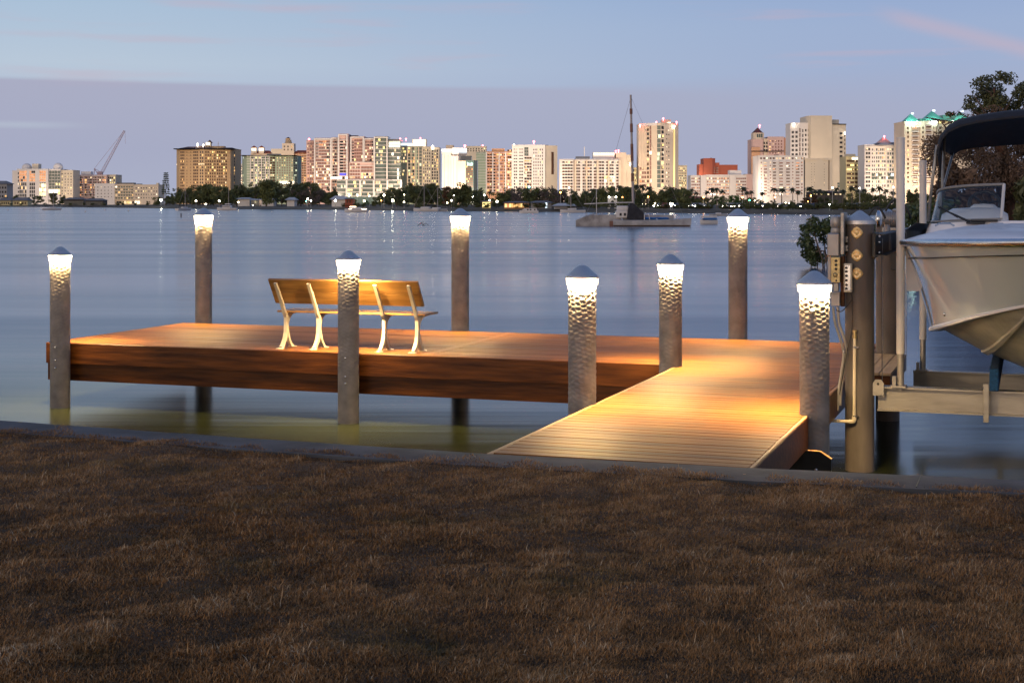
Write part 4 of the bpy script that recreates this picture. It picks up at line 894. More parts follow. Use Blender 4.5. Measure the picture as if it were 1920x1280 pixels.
    b.pyr(532,548,270,262,'tan',4,'tower_top',.5,8); b.block([(536,2),(543,2)],259,'tan',4,yb=263,name='lantern'); b.pyr(535,544,259.5,256.8,'brown',4); b.mast(534,260,270,4); b.mast(545,262,270,4)
    b.block([(551,1),(578,1)],287,'orange',22); b.hip(551,577,287,281.5,'red',22); b.win((557,1,574,1),291,345,4,12,.6,.6,.3,'ay','u'); b.slabs((553,1,576,1),290,345,12,'cream'); b.win((530,-3,550,-3),272,284,3,2,.3,.5,.2,'a'); b.done()
    # ---- green glass block in front
    b=BL('glass_apartment_block','pale green glass apartment block with a rounded corner below the red roofs',508,1420,phrase='the green glass block')
    b.block([(454,9),(457,4),(463,0),(505,-2),(516,1),(550,0),(558,8)],292,'green',26)
    b.block([(500,8),(525,8)],288,'blueglass',8,yb=292,name='penthouse'); b.slabs((455,6,557,6),291.8,291.8,1,'white',9,.7,'cornice')
    b.win((456,5,480,-.8),293.5,297.5,6,1,.9,.8,.9,'hc'); b.win((456,5,470,-.3),299,350,4,11,.85,.75,.5,'gyw','n'); b.win((471,-.4,490,-1.2),294,350,5,12,.8,.75,.45,'gwy','nd'); b.win((491,-1.3,505,-2),294,350,4,12,.6,.75,.22,'yw','d')
    b.win((506,-1.8,516,.9),294,350,2,12,.85,.7,.35,'aw','u'); b.win((518,1,550,0),294,350,7,12,.45,.55,.35,'way','p'); b.win((550,0,557,7),294,350,2,12,.7,.7,.2,'g','n')
    b.slabs((463,0,505,-2),293,350,12,'white',1.2,.5); b.fins((470,-.3,505,-2),293,350,5,'white',1.3,.6); b.win((524,-.6,552,-.8),339,346,7,1,.85,.8,.95,'h'); b.done()
    # ---- big pink and white terrace complex
    b=BL('terrace_complex','huge pink and white stepped apartment complex with framed bays',660,1380,phrase='the pink stepped complex')
    def bay(x0,x1,yt,m,d,fr=None,yb=None):
        b.block([(x0,d),(x1,d)],yt,m,24,yb)
        if fr:
            mb=MB(); X0,X1=b.xy(x0)[0],b.xy(x1)[0]; z1=b.z(yt); z0=b.z(fr); w=1.0
            for a in ((X0,X0+w,z0,z1),(X1-w,X1,z0,z1),(X0+w,X1-w,z1-w,z1)): mb.box(a[0],a[1],d-2.4,d-.02,a[2],a[3])
            mb.build('bay_frame',WALL['white'],b.e)
    bay(574.5,590,264,'pink',0); bay(590,622,260,'pink',-3,360); bay(622,635.5,258.5,'pink',-1,330); bay(635.5,653,252.5,'pink',-5,331); bay(658,683,257,'pink',-3,304); bay(653,658,258,'white',0); bay(683,702.5,260,'pink',-1,304); bay(702.5,728,257.5,'glass',-6,337); bay(728,751,263,'glass',-3)
    b.block([(653,6),(671,6)],253.5,'dark',8,yb=258,name='roof_plant'); b.block([(684,6),(700,6)],257.5,'grey',8,yb=261,name='roof_plant'); b.block([(730,6),(750,6)],260.5,'pink',8,yb=263,name='penthouse')
    b.win((576,0,589,0),267,355,3,16,.8,.72,.28,'who','p'); b.slabs((575,0,590,0),265,355,16,'pink',.9)
    b.win((592,-3,597,-3),266,296,2,5,.75,.6,.0,'w','d'); b.win((598,-3,612,-3),264,355,3,16,.92,.8,.36,'hwo','p'); b.win((592,-3,598,-3),298,355,2,10,.9,.8,.5,'wh','p'); b.win((612,-3,621,-3),264,355,2,16,.92,.82,.45,'hw','ppd'); b.slabs((591,-3,622,-3),263,355,16,'white',1.3,.45)
    b.win((623,-1,635,-1),264,355,3,16,.9,.7,.35,'woh','pd'); b.slabs((622,-1,635,-1),263,355,16,'white',1.2,.45)
    b.win((637,-5,644,-5),264,330,1,12,.92,.62,.1,'w','d'); b.win((644,-5,652,-5),264,330,2,12,.9,.75,.55,'wh','pu'); b.slabs((636,-5,653,-5),263,330,12,'white',1.2,.45); b.one((637,-5.3,652,-5.3),324,329.5,'b'); b.win((620,-6,652,-6),331.5,336,6,1,.9,.9,.9,'h')
    b.win((659.5,-3,664,-3),264,303,1,7,.9,.65,0,'w','d'); b.win((664,-3,682,-3),261,303,4,7,.93,.8,.22,'wy','p'); b.slabs((659,-3,682,-3),260,303,7,'pink',1.0,.4); b.win((684,-1,701,-1),264,303,4,7,.9,.75,.16,'wh','ppd'); b.slabs((683,-1,702,-1),263,303,7,'pink',1.0,.4)
    b.block([(655,-4),(702,-4)],304.5,'pink',5); b.win((656,-4,675,-4),306,336,4,5,.85,.7,.45,'wo','p'); b.win((677,-4,698,-4),312,323,4,2,.95,.9,.0,'w','p'); b.win((677,-4,700,-4),324,336,5,2,.85,.75,.85,'hyw')
    b.slabs((655,-4,702,-4),304.8,336.5,5,'white',1.2,.5)
    b.win((704,-6,727,-6),260,310,5,7,.96,.84,.2,'yw','n'); b.win((704,-6,727,-6),312,336,5,4,.96,.85,.04,'y','n'); b.slabs((703,-6,728,-6),259,336,11,'white',.7,.4)
    b.win((729,-3,750,-3),266,277,3,2,.97,.9,1,'h'); b.win((729,-3,750,-3),279,337,4,8,.94,.82,.36,'hw','n'); b.slabs((728,-3,751,-3),265,337,10,'white',.9,.4)
    b.block([(632,-9),(752,-9)],338,'glass',6); b.win((633,-9,751,-9),339,368,20,4,.9,.78,.42,'gyw','n'); b.slabs((632,-9,752,-9),338.2,368,4,'white',.9,.6); b.fins((650,-9,752,-9),338,368,4,'white',1.1,1.6)
    b.lamp(579,261,1.7); b.lamp(750,260,1.5); b.done(100)
    # ---- yellow-green glass with lit roof box
    b=BL('glass_apartment_block','yellow green glass tower with a brightly lit roof box',786,1420,phrase='the yellow green glass tower')
    b.block([(749,0),(764,0)],274,'blueglass',22); b.block([(764,-2),(792,-2)],275,'green',24); b.block([(792,1),(808,1)],276,'beige',24); b.block([(808,3),(824,3)],277,'beige',22)
    b.block([(752,4),(774,4)],268,'white',10,yb=274,name='penthouse'); b.one((753,3.6,774,3.6),268.5,274,'c'); b.block([(773,2),(799,2)],261,'cream',14,yb=275,name='roof_box'); b.win((774,2,798,2),261.5,274.5,5,2,.95,.92,1,'h')
    b.lamp(761,260.5,1.3,'red'); b.lamp(788,259,1.3,'red'); b.lamp(811,274.5,2.0,'white')
    b.win((750,0,763,0),276,360,3,14,.9,.8,.35,'yw','n'); b.win((765,-2,778,-2),276,360,3,14,.85,.82,.5,'yag','nd'); b.win((782,-2,791,-2),276,360,2,14,.95,.85,.15,'g','n'); b.win((793,1,807,1),279,360,4,14,.5,.6,.3,'wy'); b.win((809,3,822,3),280,360,3,14,.6,.65,.35,'ay')
    b.slabs((764,-2,792,-2),276,360,14,'cream',1.0,.4); b.fins((764,-2,792,-2),276,360,4,'cream',1.1,.8); b.done()
    # ---- floodlit white block with blue lit crown
    b=BL('floodlit_office_block','floodlit white block with blue lights along its stepped crown',852,1300,phrase='the floodlit white block')
    b.block([(829,2),(872,2)],283,'white',24); b.block([(828,0),(848,0)],279,'white',10,yb=288,name='crown'); b.block([(848,-1),(875,-1)],277,'white',10,yb=290,name='crown')
    b.one((828,-.2,846,-.2),280,283.5,'c'); b.win((849,-1.2,875,-1.2),278.5,286,4,1,1,1,1,'c'); b.block([(846,-3),(874,-3)],293.5,'white',20)
    b.win((830,2,871,2),290,355,6,1,.04,1,0,'w','u'); b.win((847,-3,873,-3),296,355,4,1,.05,1,0,'w','u'); b.block([(864,-5),(884,-5)],294,'blueglass',18); b.done()
    b=BL('dark_office_block','dark glass office with a green sign on its corner beside the floodlit block',884,1280,phrase='the dark glass office')
    b.block([(858,1),(873,-2)],303,'cream',20); b.block([(873,-2),(888,-3),(895,3)],302,'glass',20); b.win((874,-2.1,887,-2.9),306,352,5,10,.85,.75,.22,'oa','u')
    mb=MB(); s_=b.Y/F
    gl=glow('sign_green',(.55,.95,.85),2.4,False); x0,z0=b.xy(876.5)[0],b.z(311)
    for a,c in (((0,0),(0,6.5)),((0,6.5),(2.2,4.5)),((2.2,4.5),(1.5,0)),((4,0),(5,5.5)),((5,5.5),(6.3,0)),((7.5,0),(8,6.5)),((8,6.5),(10,3)),((10,3),(9,0))):
        mb.tube([(x0+a[0]*s_,-3.6,z0+a[1]*s_),(x0+c[0]*s_,-3.6,z0+c[1]*s_)],.42*s_,4)
    mb.build('corner_sign',gl,b.e); b.done()
    b=BL('apartment_block','grey green tower with lit balconies behind the dark office',898,1560)
    b.block([(873,0),(912,0)],275,'beige',24); b.block([(836,4),(850,4)],273,'cream',20); b.win((895,0,911,0),290,355,3,13,.8,.7,.6,'gw','n'); b.slabs((892,0,912,0),288,355,13,'white',1.2,.4); b.block([(893,-1),(912,-1)],286,'green',3); b.win((875,0,911,0),277,285,7,2,.35,.6,.1,'y'); b.lamp(871.5,273.5,2.2); b.lamp(905,273,1.5); b.done()
    # ---- orange and white tower pair
    b=BL('apartment_tower','wide cream tower with orange lit balconies and a blank beige end wall',978,1350,phrase='the orange balconied tower')
    b.block([(912,1),(960,1)],285,'orange',24); b.block([(922,3),(946,3)],278.5,'orange',12,yb=285,name='penthouse'); b.block([(960,-2),(1022,-2)],273,'white',26); b.block([(1021,-1),(1045,5)],274,'beige',26); b.block([(967,5),(1028,5)],271.5,'grey',8,yb=273,name='roof_plant')
    b.win((913,1,923,1),288,360,2,13,.85,.62,.5,'oaw','u'); b.win((924,1,930,1),288,360,1,13,.6,.6,0,'w','d'); b.win((931,1,943,1),288,360,2,13,.9,.72,.75,'owa','p'); b.win((944,1,950,1),288,360,1,13,.6,.6,.1,'w','d'); b.win((951,1,960,1),280,360,2,14,.9,.75,.75,'ahy','u')
    b.slabs((912,1,960,1),286.5,360,13,'pink',1.2,.6); b.fins((912,1,960,1),286,360,4,'white',1.3,1.1)
    b.win((963,-2,970,-2),278,360,2,14,.75,.55,.06,'w','d'); b.win((973,-2,981,-2),278,360,2,14,.75,.55,.06,'w','d'); b.win((983,-2,991,-2),276,293,2,3,.95,.9,.0,'w','n'); b.win((983,-2,997,-2),294,360,3,12,.9,.72,.4,'aow','du'); b.slabs((983,-2,997,-2),293,360,12,'white',1.1,.4); b.win((999,-2,1019,-2),278,360,5,14,.42,.55,.16,'yw','d')
    b.slabs((960,-2,983,-2),275.5,360,14,'white',.35,.7,'floor_bands'); b.one((1034,2,1038,3),285,327,'u')
    b.lamp(1001,265.5,2.0); b.mast(1001,265,272); b.lamp(964,271,1.0,'white')
    for x in (983,988,993,998): b.lamp(x,272.6,.8,'white',1)
    b.done()
    # ---- long dark windowed slab
    b=BL('apartment_slab','long pale slab of dark windows with a bright rooftop band',1118,1300,phrase='the slab of dark windows')
    b.block([(1050,0),(1075,0)],299.5,'white',24); b.block([(1075,1),(1079,1)],300,'cream',22); b.block([(1079,0),(1162,0)],299.5,'white',24); b.block([(1155,3),(1174,4)],287,'cream',22); b.block([(1174,6),(1187,8)],291,'beige',22); b.block([(1080,6),(1106,6)],293,'grey',10,yb=299.5,name='penthouse'); b.block([(1112,5),(1153,5)],285.5,'white',14,yb=299.5,name='penthouse'); b.win((1113,5,1152,5),286.5,290.5,9,1,.75,.9,1,'h')
    for x0,x1,n in ((1054,1074,4),(1079,1088,2),(1092,1110,4),(1113,1133,4),(1136,1151,3),(1155,1160,1)):
        b.win((x0,0,x1,0),302,359,n,10,.86,.70,.09,'wyo','du')
    b.win((1133,0,1152,0),329,343,4,2,.9,.75,1,'yh'); b.slabs((1050,0,1162,0),300.5,359,10,'white',1.0,.5); b.fins((1079,0,1162,0),300,359,4,'cream',1.6,1.4); b.lamp(1155,283,1.4); b.lamp(1160,282,1.4); b.lamp(1182,306.5,1.1,'white'); b.mast(1096,275,293); b.done()
    # ---- tall corner glass tower
    b=BL('apartment_tower','tallest slim cream tower with a glass corner and red beacons',1234,1300,phrase='the tall cream tower')
    b.block([(1198,7),(1232,-5),(1239,-7),(1246,-5),(1262,2),(1272,9)],232.5,'cream',22); 
    mb=MB(); A=[b.xy(1197.5,7),b.xy(1232,-5.4)]; mb.prism([(A[0][0],A[0][1]-.2),(A[1][0],A[1][1]-.3),(A[1][0],A[1][1]+6),(A[0][0],A[0][1]+6)],2,b.z(236),b.z(231)); mb.build('roof_edge',WALL['white'],b.e)
    b.block([(1241,4),(1258,4)],224,'cream',12,yb=233,name='penthouse'); b.block([(1258,6),(1266,8)],229,'cream',8,yb=234,name='penthouse'); b.one((1252,3.6,1258,3.6),229,233,'h')
    b.win((1213,1.6,1217,.3),239,352,1,14,.85,.6,.15,'y','du'); b.win((1199,6.6,1212,2),312,352,3,5,.8,.6,.5,'wo','p'); b.win((1218,0,1231.5,-4.6),236,352,3,14,.93,.93,.22,'wh','p'); b.win((1232,-5,1239,-7),236,352,1,14,.95,.92,.15,'yg','n'); b.win((1239.5,-7,1245,-5.4),236,352,1,14,.75,.7,.3,'y','d')
    b.win((1248,-4.2,1256,-.6),241,352,2,14,.3,.35,.42,'h','d'); b.win((1218,-.5,1244,-6),283.5,290,3,1,.95,.95,1,'h'); b.slabs((1212,1.8,1218,0),238,352,14,'cream',1.2,.4); b.slabs((1232,-5,1246,-5.6),236,352,14,'white',.6,.35); b.fins((1198,7,1218,0),234,312,4,'cream',.4,.5)
    b.one((1263.5,2.3,1265.5,3.6),240,350,'y'); b.lamp(1200.5,235,1.6); b.lamp(1231,229,1.6); b.lamp(1244,222,1.5); b.lamp(1269,229,1.6); b.lamp(1264,237,1.6,'white',0); b.done()
    b=BL('apartment_block','yellow lit narrow block just behind the tall cream tower, mast side',1192,1500); b.block([(1186,0),(1199,0)],315,'yellow',18); b.win((1187,0,1198,0),317,350,4,7,.6,.6,.6,'ya'); b.done()
    b=BL('apartment_block','pale green narrow block just behind the tall cream tower, brick side',1280,1500); b.block([(1270,0),(1288,0)],311,'beige',18); b.win((1272,0,1287,0),314,350,5,8,.65,.55,.4,'yg','n'); b.slabs((1271,0,1288,0),312,350,8,'yellow',1,.4); b.done()
    # ---- brick red building
    b=BL('brick_building','stepped brick red building with few windows',1346,1450,phrase='the brick red building')
    b.block([(1311,2),(1320,1)],309,'brick',20); b.block([(1319.5,-2),(1336,-3),(1341,1)],298,'brick',22); b.block([(1341,2),(1349,2)],306,'brick',20); b.block([(1349,3),(1383,3)],310,'brick',20); b.block([(1332,2),(1335,2)],296,'brick',4,yb=299,name='chimney'); b.win((1336,-1,1348,-.5),313,326,2,3,.7,.5,.1,'a','p'); b.done()
    # ---- white low block
    b=BL('apartment_block','long low white and pink apartment block in front of the brick red building',1356,1150,phrase='the low white and pink block')
    b.block([(1295,0),(1314,0)],330,'white',20); b.block([(1314,-2),(1324,-2)],330,'white',22); b.block([(1324,0),(1368,0)],329,'white',20); b.block([(1368,-2),(1379,-2)],329,'white',22); b.block([(1368,4),(1390,4)],319,'white',10,yb=330,name='penthouse'); b.block([(1379,0),(1400,0)],329,'white',20); b.block([(1400,-1),(1421,-1)],328,'pink',22); b.block([(1396,4),(1411,4)],326.3,'dark',6,yb=329,name='roof_plant')
    b.win((1296,0,1313,0),332,367,5,6,.8,.5,.4,'wo','p'); b.win((1325,0,1367,0),332,367,11,6,.8,.5,.4,'whoo','pp'); b.win((1380,0,1399,0),332,367,5,6,.8,.5,.4,'wo','p'); b.slabs((1324,0,1368,0),331,367,6,'white',1,.6); b.done()
    # ---- red pyramid tower
    b=BL('pyramid_topped_tower','pink tower topped by a red pyramid cupola',1442,1500,phrase='the red pyramid tower')
    b.block([(1409,2),(1412,0),(1430,0),(1434,3)],262,'pink',24); b.block([(1412.5,2),(1417,0),(1428,0),(1432.5,2)],249,'cream',14,yb=262,name='cupola'); b.win((1418.5,0,1430,0),251,258,3,1,.8,.9,.1,'w','n'); b.pyr(1411.5,1433.5,249,238.5,'brown',7,'roof',0,8); b.lamp(1425,235.5,1.7)
    b.block([(1432,1),(1441,1)],261,'cream',20); b.block([(1440,-1),(1470,-1)],257.5,'pink',22); b.block([(1470,2),(1484,3)],259,'orange',20); b.win((1431,1,1440,1),265,285,2,3,.6,.6,.2,'w'); b.win((1441,-1,1468,-1),262,290,5,5,.45,.55,.25,'wa','p'); b.win((1411,.2,1432,.8),276,340,5,12,.55,.55,.55,'aow','p'); b.block([(1409,-1),(1425,-1)],276,'orange',3); b.slabs((1409,-.5,1470,-.5),284,284,1,'white',.9,.8,'cornice'); b.lamp(1479,258,1.3); b.done()
    # ---- big blank beige tower
    b=BL('beige_tower','massive blank beige tower with windows only on its edges',1534,1350,phrase='the blank beige tower')
    b.block([(1482,2),(1500,-1),(1520,1)],231.5,'white',24); b.block([(1512,4),(1520,-4),(1560,-2)],218.5,'beige',30); b.block([(1560,0),(1586,3)],234,'beige',26); b.block([(1560,4),(1573,5)],224,'beige',16,yb=236,name='penthouse'); b.slabs((1561,0,1586,3),233,233,1,'dark',1,.9,'cornice')
    b.win((1483,1.8,1497,-.6),244,294,2,6,.6,.55,.0,'w','d'); b.win((1498,-.9,1502,-.8),240,294,1,6,.8,.85,.1,'a','u'); b.win((1503.5,-.6,1507,-.3),241,294,1,6,.6,.7,0,'a','d'); b.win((1508,-.2,1519,.9),240,294,2,6,.5,.5,0,'w','d'); b.win((1574,1.4,1580,2.1),246,340,1,11,.85,.45,.06,'y','d'); b.win((1583,2.4,1585,2.7),250,340,1,11,.6,.5,.2,'y','d')
    b.lamp(1488,233,1.3,'white',0); b.lamp(1498,232,1.3,'white',0); b.lamp(1584,249,1,'white',0); b.win((1570,.8,1583,2.2),342,352,2,2,.9,.85,.2,'g','n'); b.done()
    # ---- white balcony slab
    b=BL('balcony_slab','white slab block with columns of balconies and a plain side wall',1490,1100,phrase='the white balcony slab')
    b.block([(1422,0),(1507,0)],293,'white',26); b.block([(1507,.5),(1509.5,-1)],297,'dark',22); b.block([(1509.5,-1),(1561,3)],298,'beige',24); b.block([(1509,-2),(1533,0)],296.5,'beige',6,yb=300,name='roof_rail'); b.block([(1545,1),(1561,2)],297,'beige',6,yb=300.5,name='roof_rail'); b.block([(1453,3),(1460,3)],290,'dark',5,yb=293,name='roof_plant')
    for x0,x1 in ((1432,1438),(1449,1455),(1461,1468),(1474,1481),(1492,1499)):
        b.win((x0,0,x1,0),302,366,1,11,.95,.6,.28,'woh','up'); b.slabs((x0-.5,0,x1+.5,0),303.5,367,11,'white',1.5,.9)
    b.win((1424,0,1507,0),295,299,14,1,.6,.8,.4,'wh','u'); b.win((1442,0,1447,0),302,366,1,11,.4,.4,.4,'wo','p'); b.win((1484,0,1489,0),302,366,1,11,.4,.4,.3,'wo','p'); b.win((1501,0,1506,0),302,366,1,11,.5,.5,.3,'wo','p')
    b.win((1519,-.3,1530,.5),305,350,2,9,.12,.25,.05,'w','u'); b.win((1544,1.6,1547,1.9),305,350,1,9,.3,.25,.2,'w','u'); b.one((1553.5,2.2,1555,2.3),300,362,'u'); b.win((1425,0,1430,0),302,366,1,11,.4,.4,.4,'ya','p'); b.done()
    # ---- yellowish office
    b=BL('office_block','yellowish office block with dark ribbon windows and a lit parapet sign',1609,1250,phrase='the ribbon windowed office')
    b.block([(1586,0),(1633,0)],294.5,'yellow',24); b.block([(1587,6),(1604,6)],288.5,'beige',8,yb=295,name='penthouse')
    for j in range(7):
        y=300+j*8; b.win((1587,0,1632,0),y,y+4.2,3,1,.92,1,.06,'y','u'); b.win((1588,-.12,1630,-.12),y+.6,y+3.4,12,1,.35,.8,1,'yw',skip=.82)
    b.win((1597,0,1616,0),295,299.6,4,1,.95,1,1,'h'); b.done()
    # ---- white building with hip roof
    b=BL('apartment_block','white block with a peaked grey roof and red beacon',1654,1220,phrase='the peaked roof block')
    b.block([(1621,1),(1642,-1),(1660,-2),(1690,1)],272.5,'white',24); b.hip(1640,1690,272.5,266.5,'flat',20,-2); b.pyr(1648,1672,268,257,'pink',6,'roof',.12); b.pyr(1643,1672,272.5,266.5,'pale',-1.2,'gable',.02); b.lamp(1659,255.5,1.5)
    b.win((1623,.8,1632,0),276,352,2,10,.8,.6,.3,'yw','d'); b.slabs((1622,.9,1633,0),275,352,9,'white',1.2,.5); b.win((1634,-.2,1641,-.9),277,352,2,10,.5,.5,.35,'yw','d'); b.win((1642,-1,1661,-2),277,352,5,10,.6,.6,.4,'ywa','dn'); b.win((1663,-1.8,1689,.9),277,352,6,10,.6,.6,.45,'yw','n'); b.win((1634,-1.5,1688,-1.8),325,337,9,2,.85,.8,.6,'ghc','n'); b.slabs((1634,-.4,1662,-2.1),274.5,352,5,'white',.7,.6,'floor_bands'); b.done()
    # ---- teal roofed tower
    b=BL('teal_roofed_tower','tall white tower with floodlit teal pyramid roofs',1750,1180,phrase='the teal roofed tower')
    b.block([(1692,4),(1696,0),(1724,-1),(1735,-4),(1758,-4),(1766,0),(1822,2)],229,'cream',26)
    for x,yb,yt,w in ((1711,228.5,213.5,15),(1751,225,208,18),(1804,225,209,15)):
        b.pyr(x-w,x+w,yb,yt,'teal',6,'roof',.05); b.one((x-2.5,2.6,x+2.5,2.6),yt-2.4,yt+.8,'c')
    for x in (1711,1751,1804):
        L=bpy.data.lights.new('roof_floodlight','POINT'); L.energy=5200; L.color=(.62,1,.86); L.shadow_soft_size=.4; link('roof_floodlight',L,b.e,(b.xy(x-3)[0],-5,b.z(226)))
    b.block([(1768,5),(1796,5)],215,'teal',14,yb=229,name='roof_plant'); b.block([(1724,5),(1738,5)],222,'teal',12,yb=229,name='roof_plant'); b.lamp(1788,212.5,1.4)
    b.win((1700,-.2,1705,-.3),236,345,1,13,.6,.5,.15,'y','u'); b.win((1711,-.6,1721,-1),235,345,1,13,.95,.62,.2,'yo','u'); b.slabs((1709,-.5,1723,-1),238.5,349,13,'white',1.6,.8); b.win((1728,-2,1733,-3.6),236,345,1,13,.55,.5,.2,'y','u'); b.win((1736,-4,1746,-4),233,345,1,13,.9,.62,.3,'yo','u'); b.slabs((1734,-4,1747,-4),236.5,349,13,'white',1.6,.8); b.win((1749,-4,1757,-4),236,345,2,13,.4,.5,.35,'yw','u')
    b.win((1760,-3,1790,.8),226,232,5,1,.95,.9,.85,'y','u'); b.win((1760,-3,1766,-.2),236,345,1,13,.7,.6,.2,'y','u'); b.win((1768,.2,1780,.6),236,345,2,13,.85,.62,.25,'yo','d'); b.done()

town()
# ------------------------------------------------------------------ vegetation
FOL={'dark':mat('foliage_dark',(.045,.058,.020),.7,var=.4,scale=.5,tone=.7,col2=(.135,.155,.05)),'mid':mat('foliage_mid',(.07,.092,.026),.7,var=.4,scale=.5,tone=.7,col2=(.19,.20,.06)),
 'bare':mat('foliage_bare',(.11,.08,.07),.8,var=.3,scale=.5,tone=.7,col2=(.16,.12,.10)),'rust':mat('foliage_rust',(.07,.032,.018),.8,var=.3,scale=.5,tone=.7,col2=(.14,.07,.03)),'lush':mat('foliage_lush',(.04,.10,.014),.7,var=.3,scale=.5,tone=.7,col2=(.09,.18,.03)),
 'palm':mat('palm_leaf',(.035,.045,.018),.6,var=.3,scale=.5,tone=.6,col2=(.085,.095,.04)),'near':mat('leaf_mangrove',(.028,.05,.012),.45,var=.4,scale=1.5,tone=.7,col2=(.085,.115,.025)),'needle':mat('needle_brown',(.075,.048,.030),.8,var=.4,scale=.5,tone=.7,col2=(.19,.12,.08)),'upper':mat('leaf_upper',(.055,.062,.022),.6,var=.4,scale=.8,tone=.7,col2=(.13,.14,.055))}
BARK=mat('bark',(.11,.075,.055),.9,var=.35,scale=4,stretch=(3,3,.6),bump=.6,bscale=12)
PBARK=mat('palm_trunk',(.16,.125,.10),.9,var=.25,scale=4,bump=.4)
RBARK=mat('bark_reddish',(.15,.068,.042),.9,var=.4,scale=3,stretch=(3,3,.5),bump=.7,bscale=10)
vr=np.random.default_rng(5)
def leaves(clumps,n,size,flat=.0,droop=0.0,asp=1.6):
    """clumps: (x,y,z,r,rz); n leaf faces spread in their volume, thicker towards each clump's shell; returns MB"""
    w=np.array([c[3]**2 for c in clumps]); idx=vr.choice(len(clumps),n,p=w/w.sum()); C=np.array(clumps)[idx]
    d=vr.normal(size=(n,3)); d/=np.linalg.norm(d,axis=1)[:,None]; rr=vr.random(n)**.45
    p=C[:,:3]+d*rr[:,None]*np.stack([C[:,3],C[:,3],C[:,4]],1)
    nn=vr.normal(size=(n,3)); nn[:,2]+=flat; nn/=np.linalg.norm(nn,axis=1)[:,None]
    t=np.cross(nn,vr.normal(size=(n,3))); t[:,2]-=droop; t/=np.linalg.norm(t,axis=1)[:,None]; b=np.cross(nn,t); b/=np.linalg.norm(b,axis=1)[:,None]
    s=size*(.55+.9*vr.random(n)); t=t*(s*asp/2)[:,None]; b=b*(s/2)[:,None]
    V=np.stack([p-t,p+b*.8-t*.1,p+t,p-b*.8-t*.1],1).reshape(-1,3)
    ct=vr.random(len(clumps)); tone=np.clip(.45*ct[idx]+.55*vr.random(n),0,1)
    mb=MB(); mb.v=[tuple(a) for a in V.tolist()]; mb.f=[(4*i,4*i+1,4*i+2,4*i+3) for i in range(n)]; mb.m=[0]*n; mb.t=tone.tolist(); return mb
TV=[]
def tree_variants():
    r=random.Random(9)
    for kind,shape in (('dark','round'),('dark','wide'),('mid','round'),('mid','tall'),('bare','wide'),('rust','round'),('lush','wide'),('dark','tall')):
        cl=[]; wx={'round':.42,'wide':.62,'tall':.28}[shape]; zb=.16 if shape!='wide' else .26
        for i in range(22):
            a=r.random()*2*PI; q=math.sqrt(r.random()); z=zb+(.92-zb)*r.random(); lim=math.sqrt(max(.05,1-((z-.5)/.5)**2*.8))
            rad=.11+.10*r.random(); cl.append((wx*q*lim*math.cos(a),wx*q*lim*math.sin(a),min(z,1-rad*.8),rad,rad*.75))
        n={'bare':1000}.get(kind,1500)
        c=leaves(cl,n,.06 if kind!='bare' else .042,.4); crown=c.build('crown',FOL[kind],data_only=True,fix=False)
        mb=MB(); mb.tube([(0,0,-.06),(.01,0,.15),(.0,.01,.42)],[.035,.026,.018],6)
        for k in cl[:6]: mb.tube([(0,0,.22+.1*r.random()),(k[0]*.5,k[1]*.5,k[2]*.72),(k[0],k[1],k[2])],[.016,.010,.004],5)
        trunk=mb.build('trunk',BARK,data_only=True); TV.append((kind,shape,crown,trunk))
    out=[]
    for v in range(4):
        mb=MB()
        for i in range(26):
            a=2*PI*i/26*2.4+r.random(); el=R(75-i*5.0+r.uniform(-8,8)); L=.15*(.8+.4*r.random()); pts=[]
            for k in range(5):
                s=k/4; e=el-1.35*s*s; pts.append((math.cos(a)*L*s*max(.25,math.cos(el*.9)+.15),math.sin(a)*L*s*max(.25,math.cos(el*.9)+.15),.90+math.sin(el)*L*s-.11*s*s))
            mb.tone=r.random(); sd=Vector((-math.sin(a),math.cos(a),0))
            rows=[[tuple(Vector(p)-sd*w*1.3-Vector((0,0,w))),p,tuple(Vector(p)+sd*w*1.3-Vector((0,0,w)))] for p,w in zip(pts,(.004,.022,.024,.016,.002))]
            mb.grid(rows)
        crown=mb.build('crown',FOL['palm'],data_only=True,fix=False); mb=MB(); b_=.03*(v-1.5); mb.tube([(0,0,-.04),(b_*.4,0,.3),(b_*.8,0,.6),(b_*.3,0,.9)],[.022,.016,.014,.014],7); trunk=mb.build('trunk',PBARK,data_only=True); out.append((crown,trunk))
    return out
PV=tree_variants()
ORD=['first','second','third','fourth','fifth','sixth','seventh','eighth','ninth','tenth','eleventh','twelfth','thirteenth','fourteenth']
def nearest(px): return min(LAND,key=lambda a:abs(a[0]-px))[1]
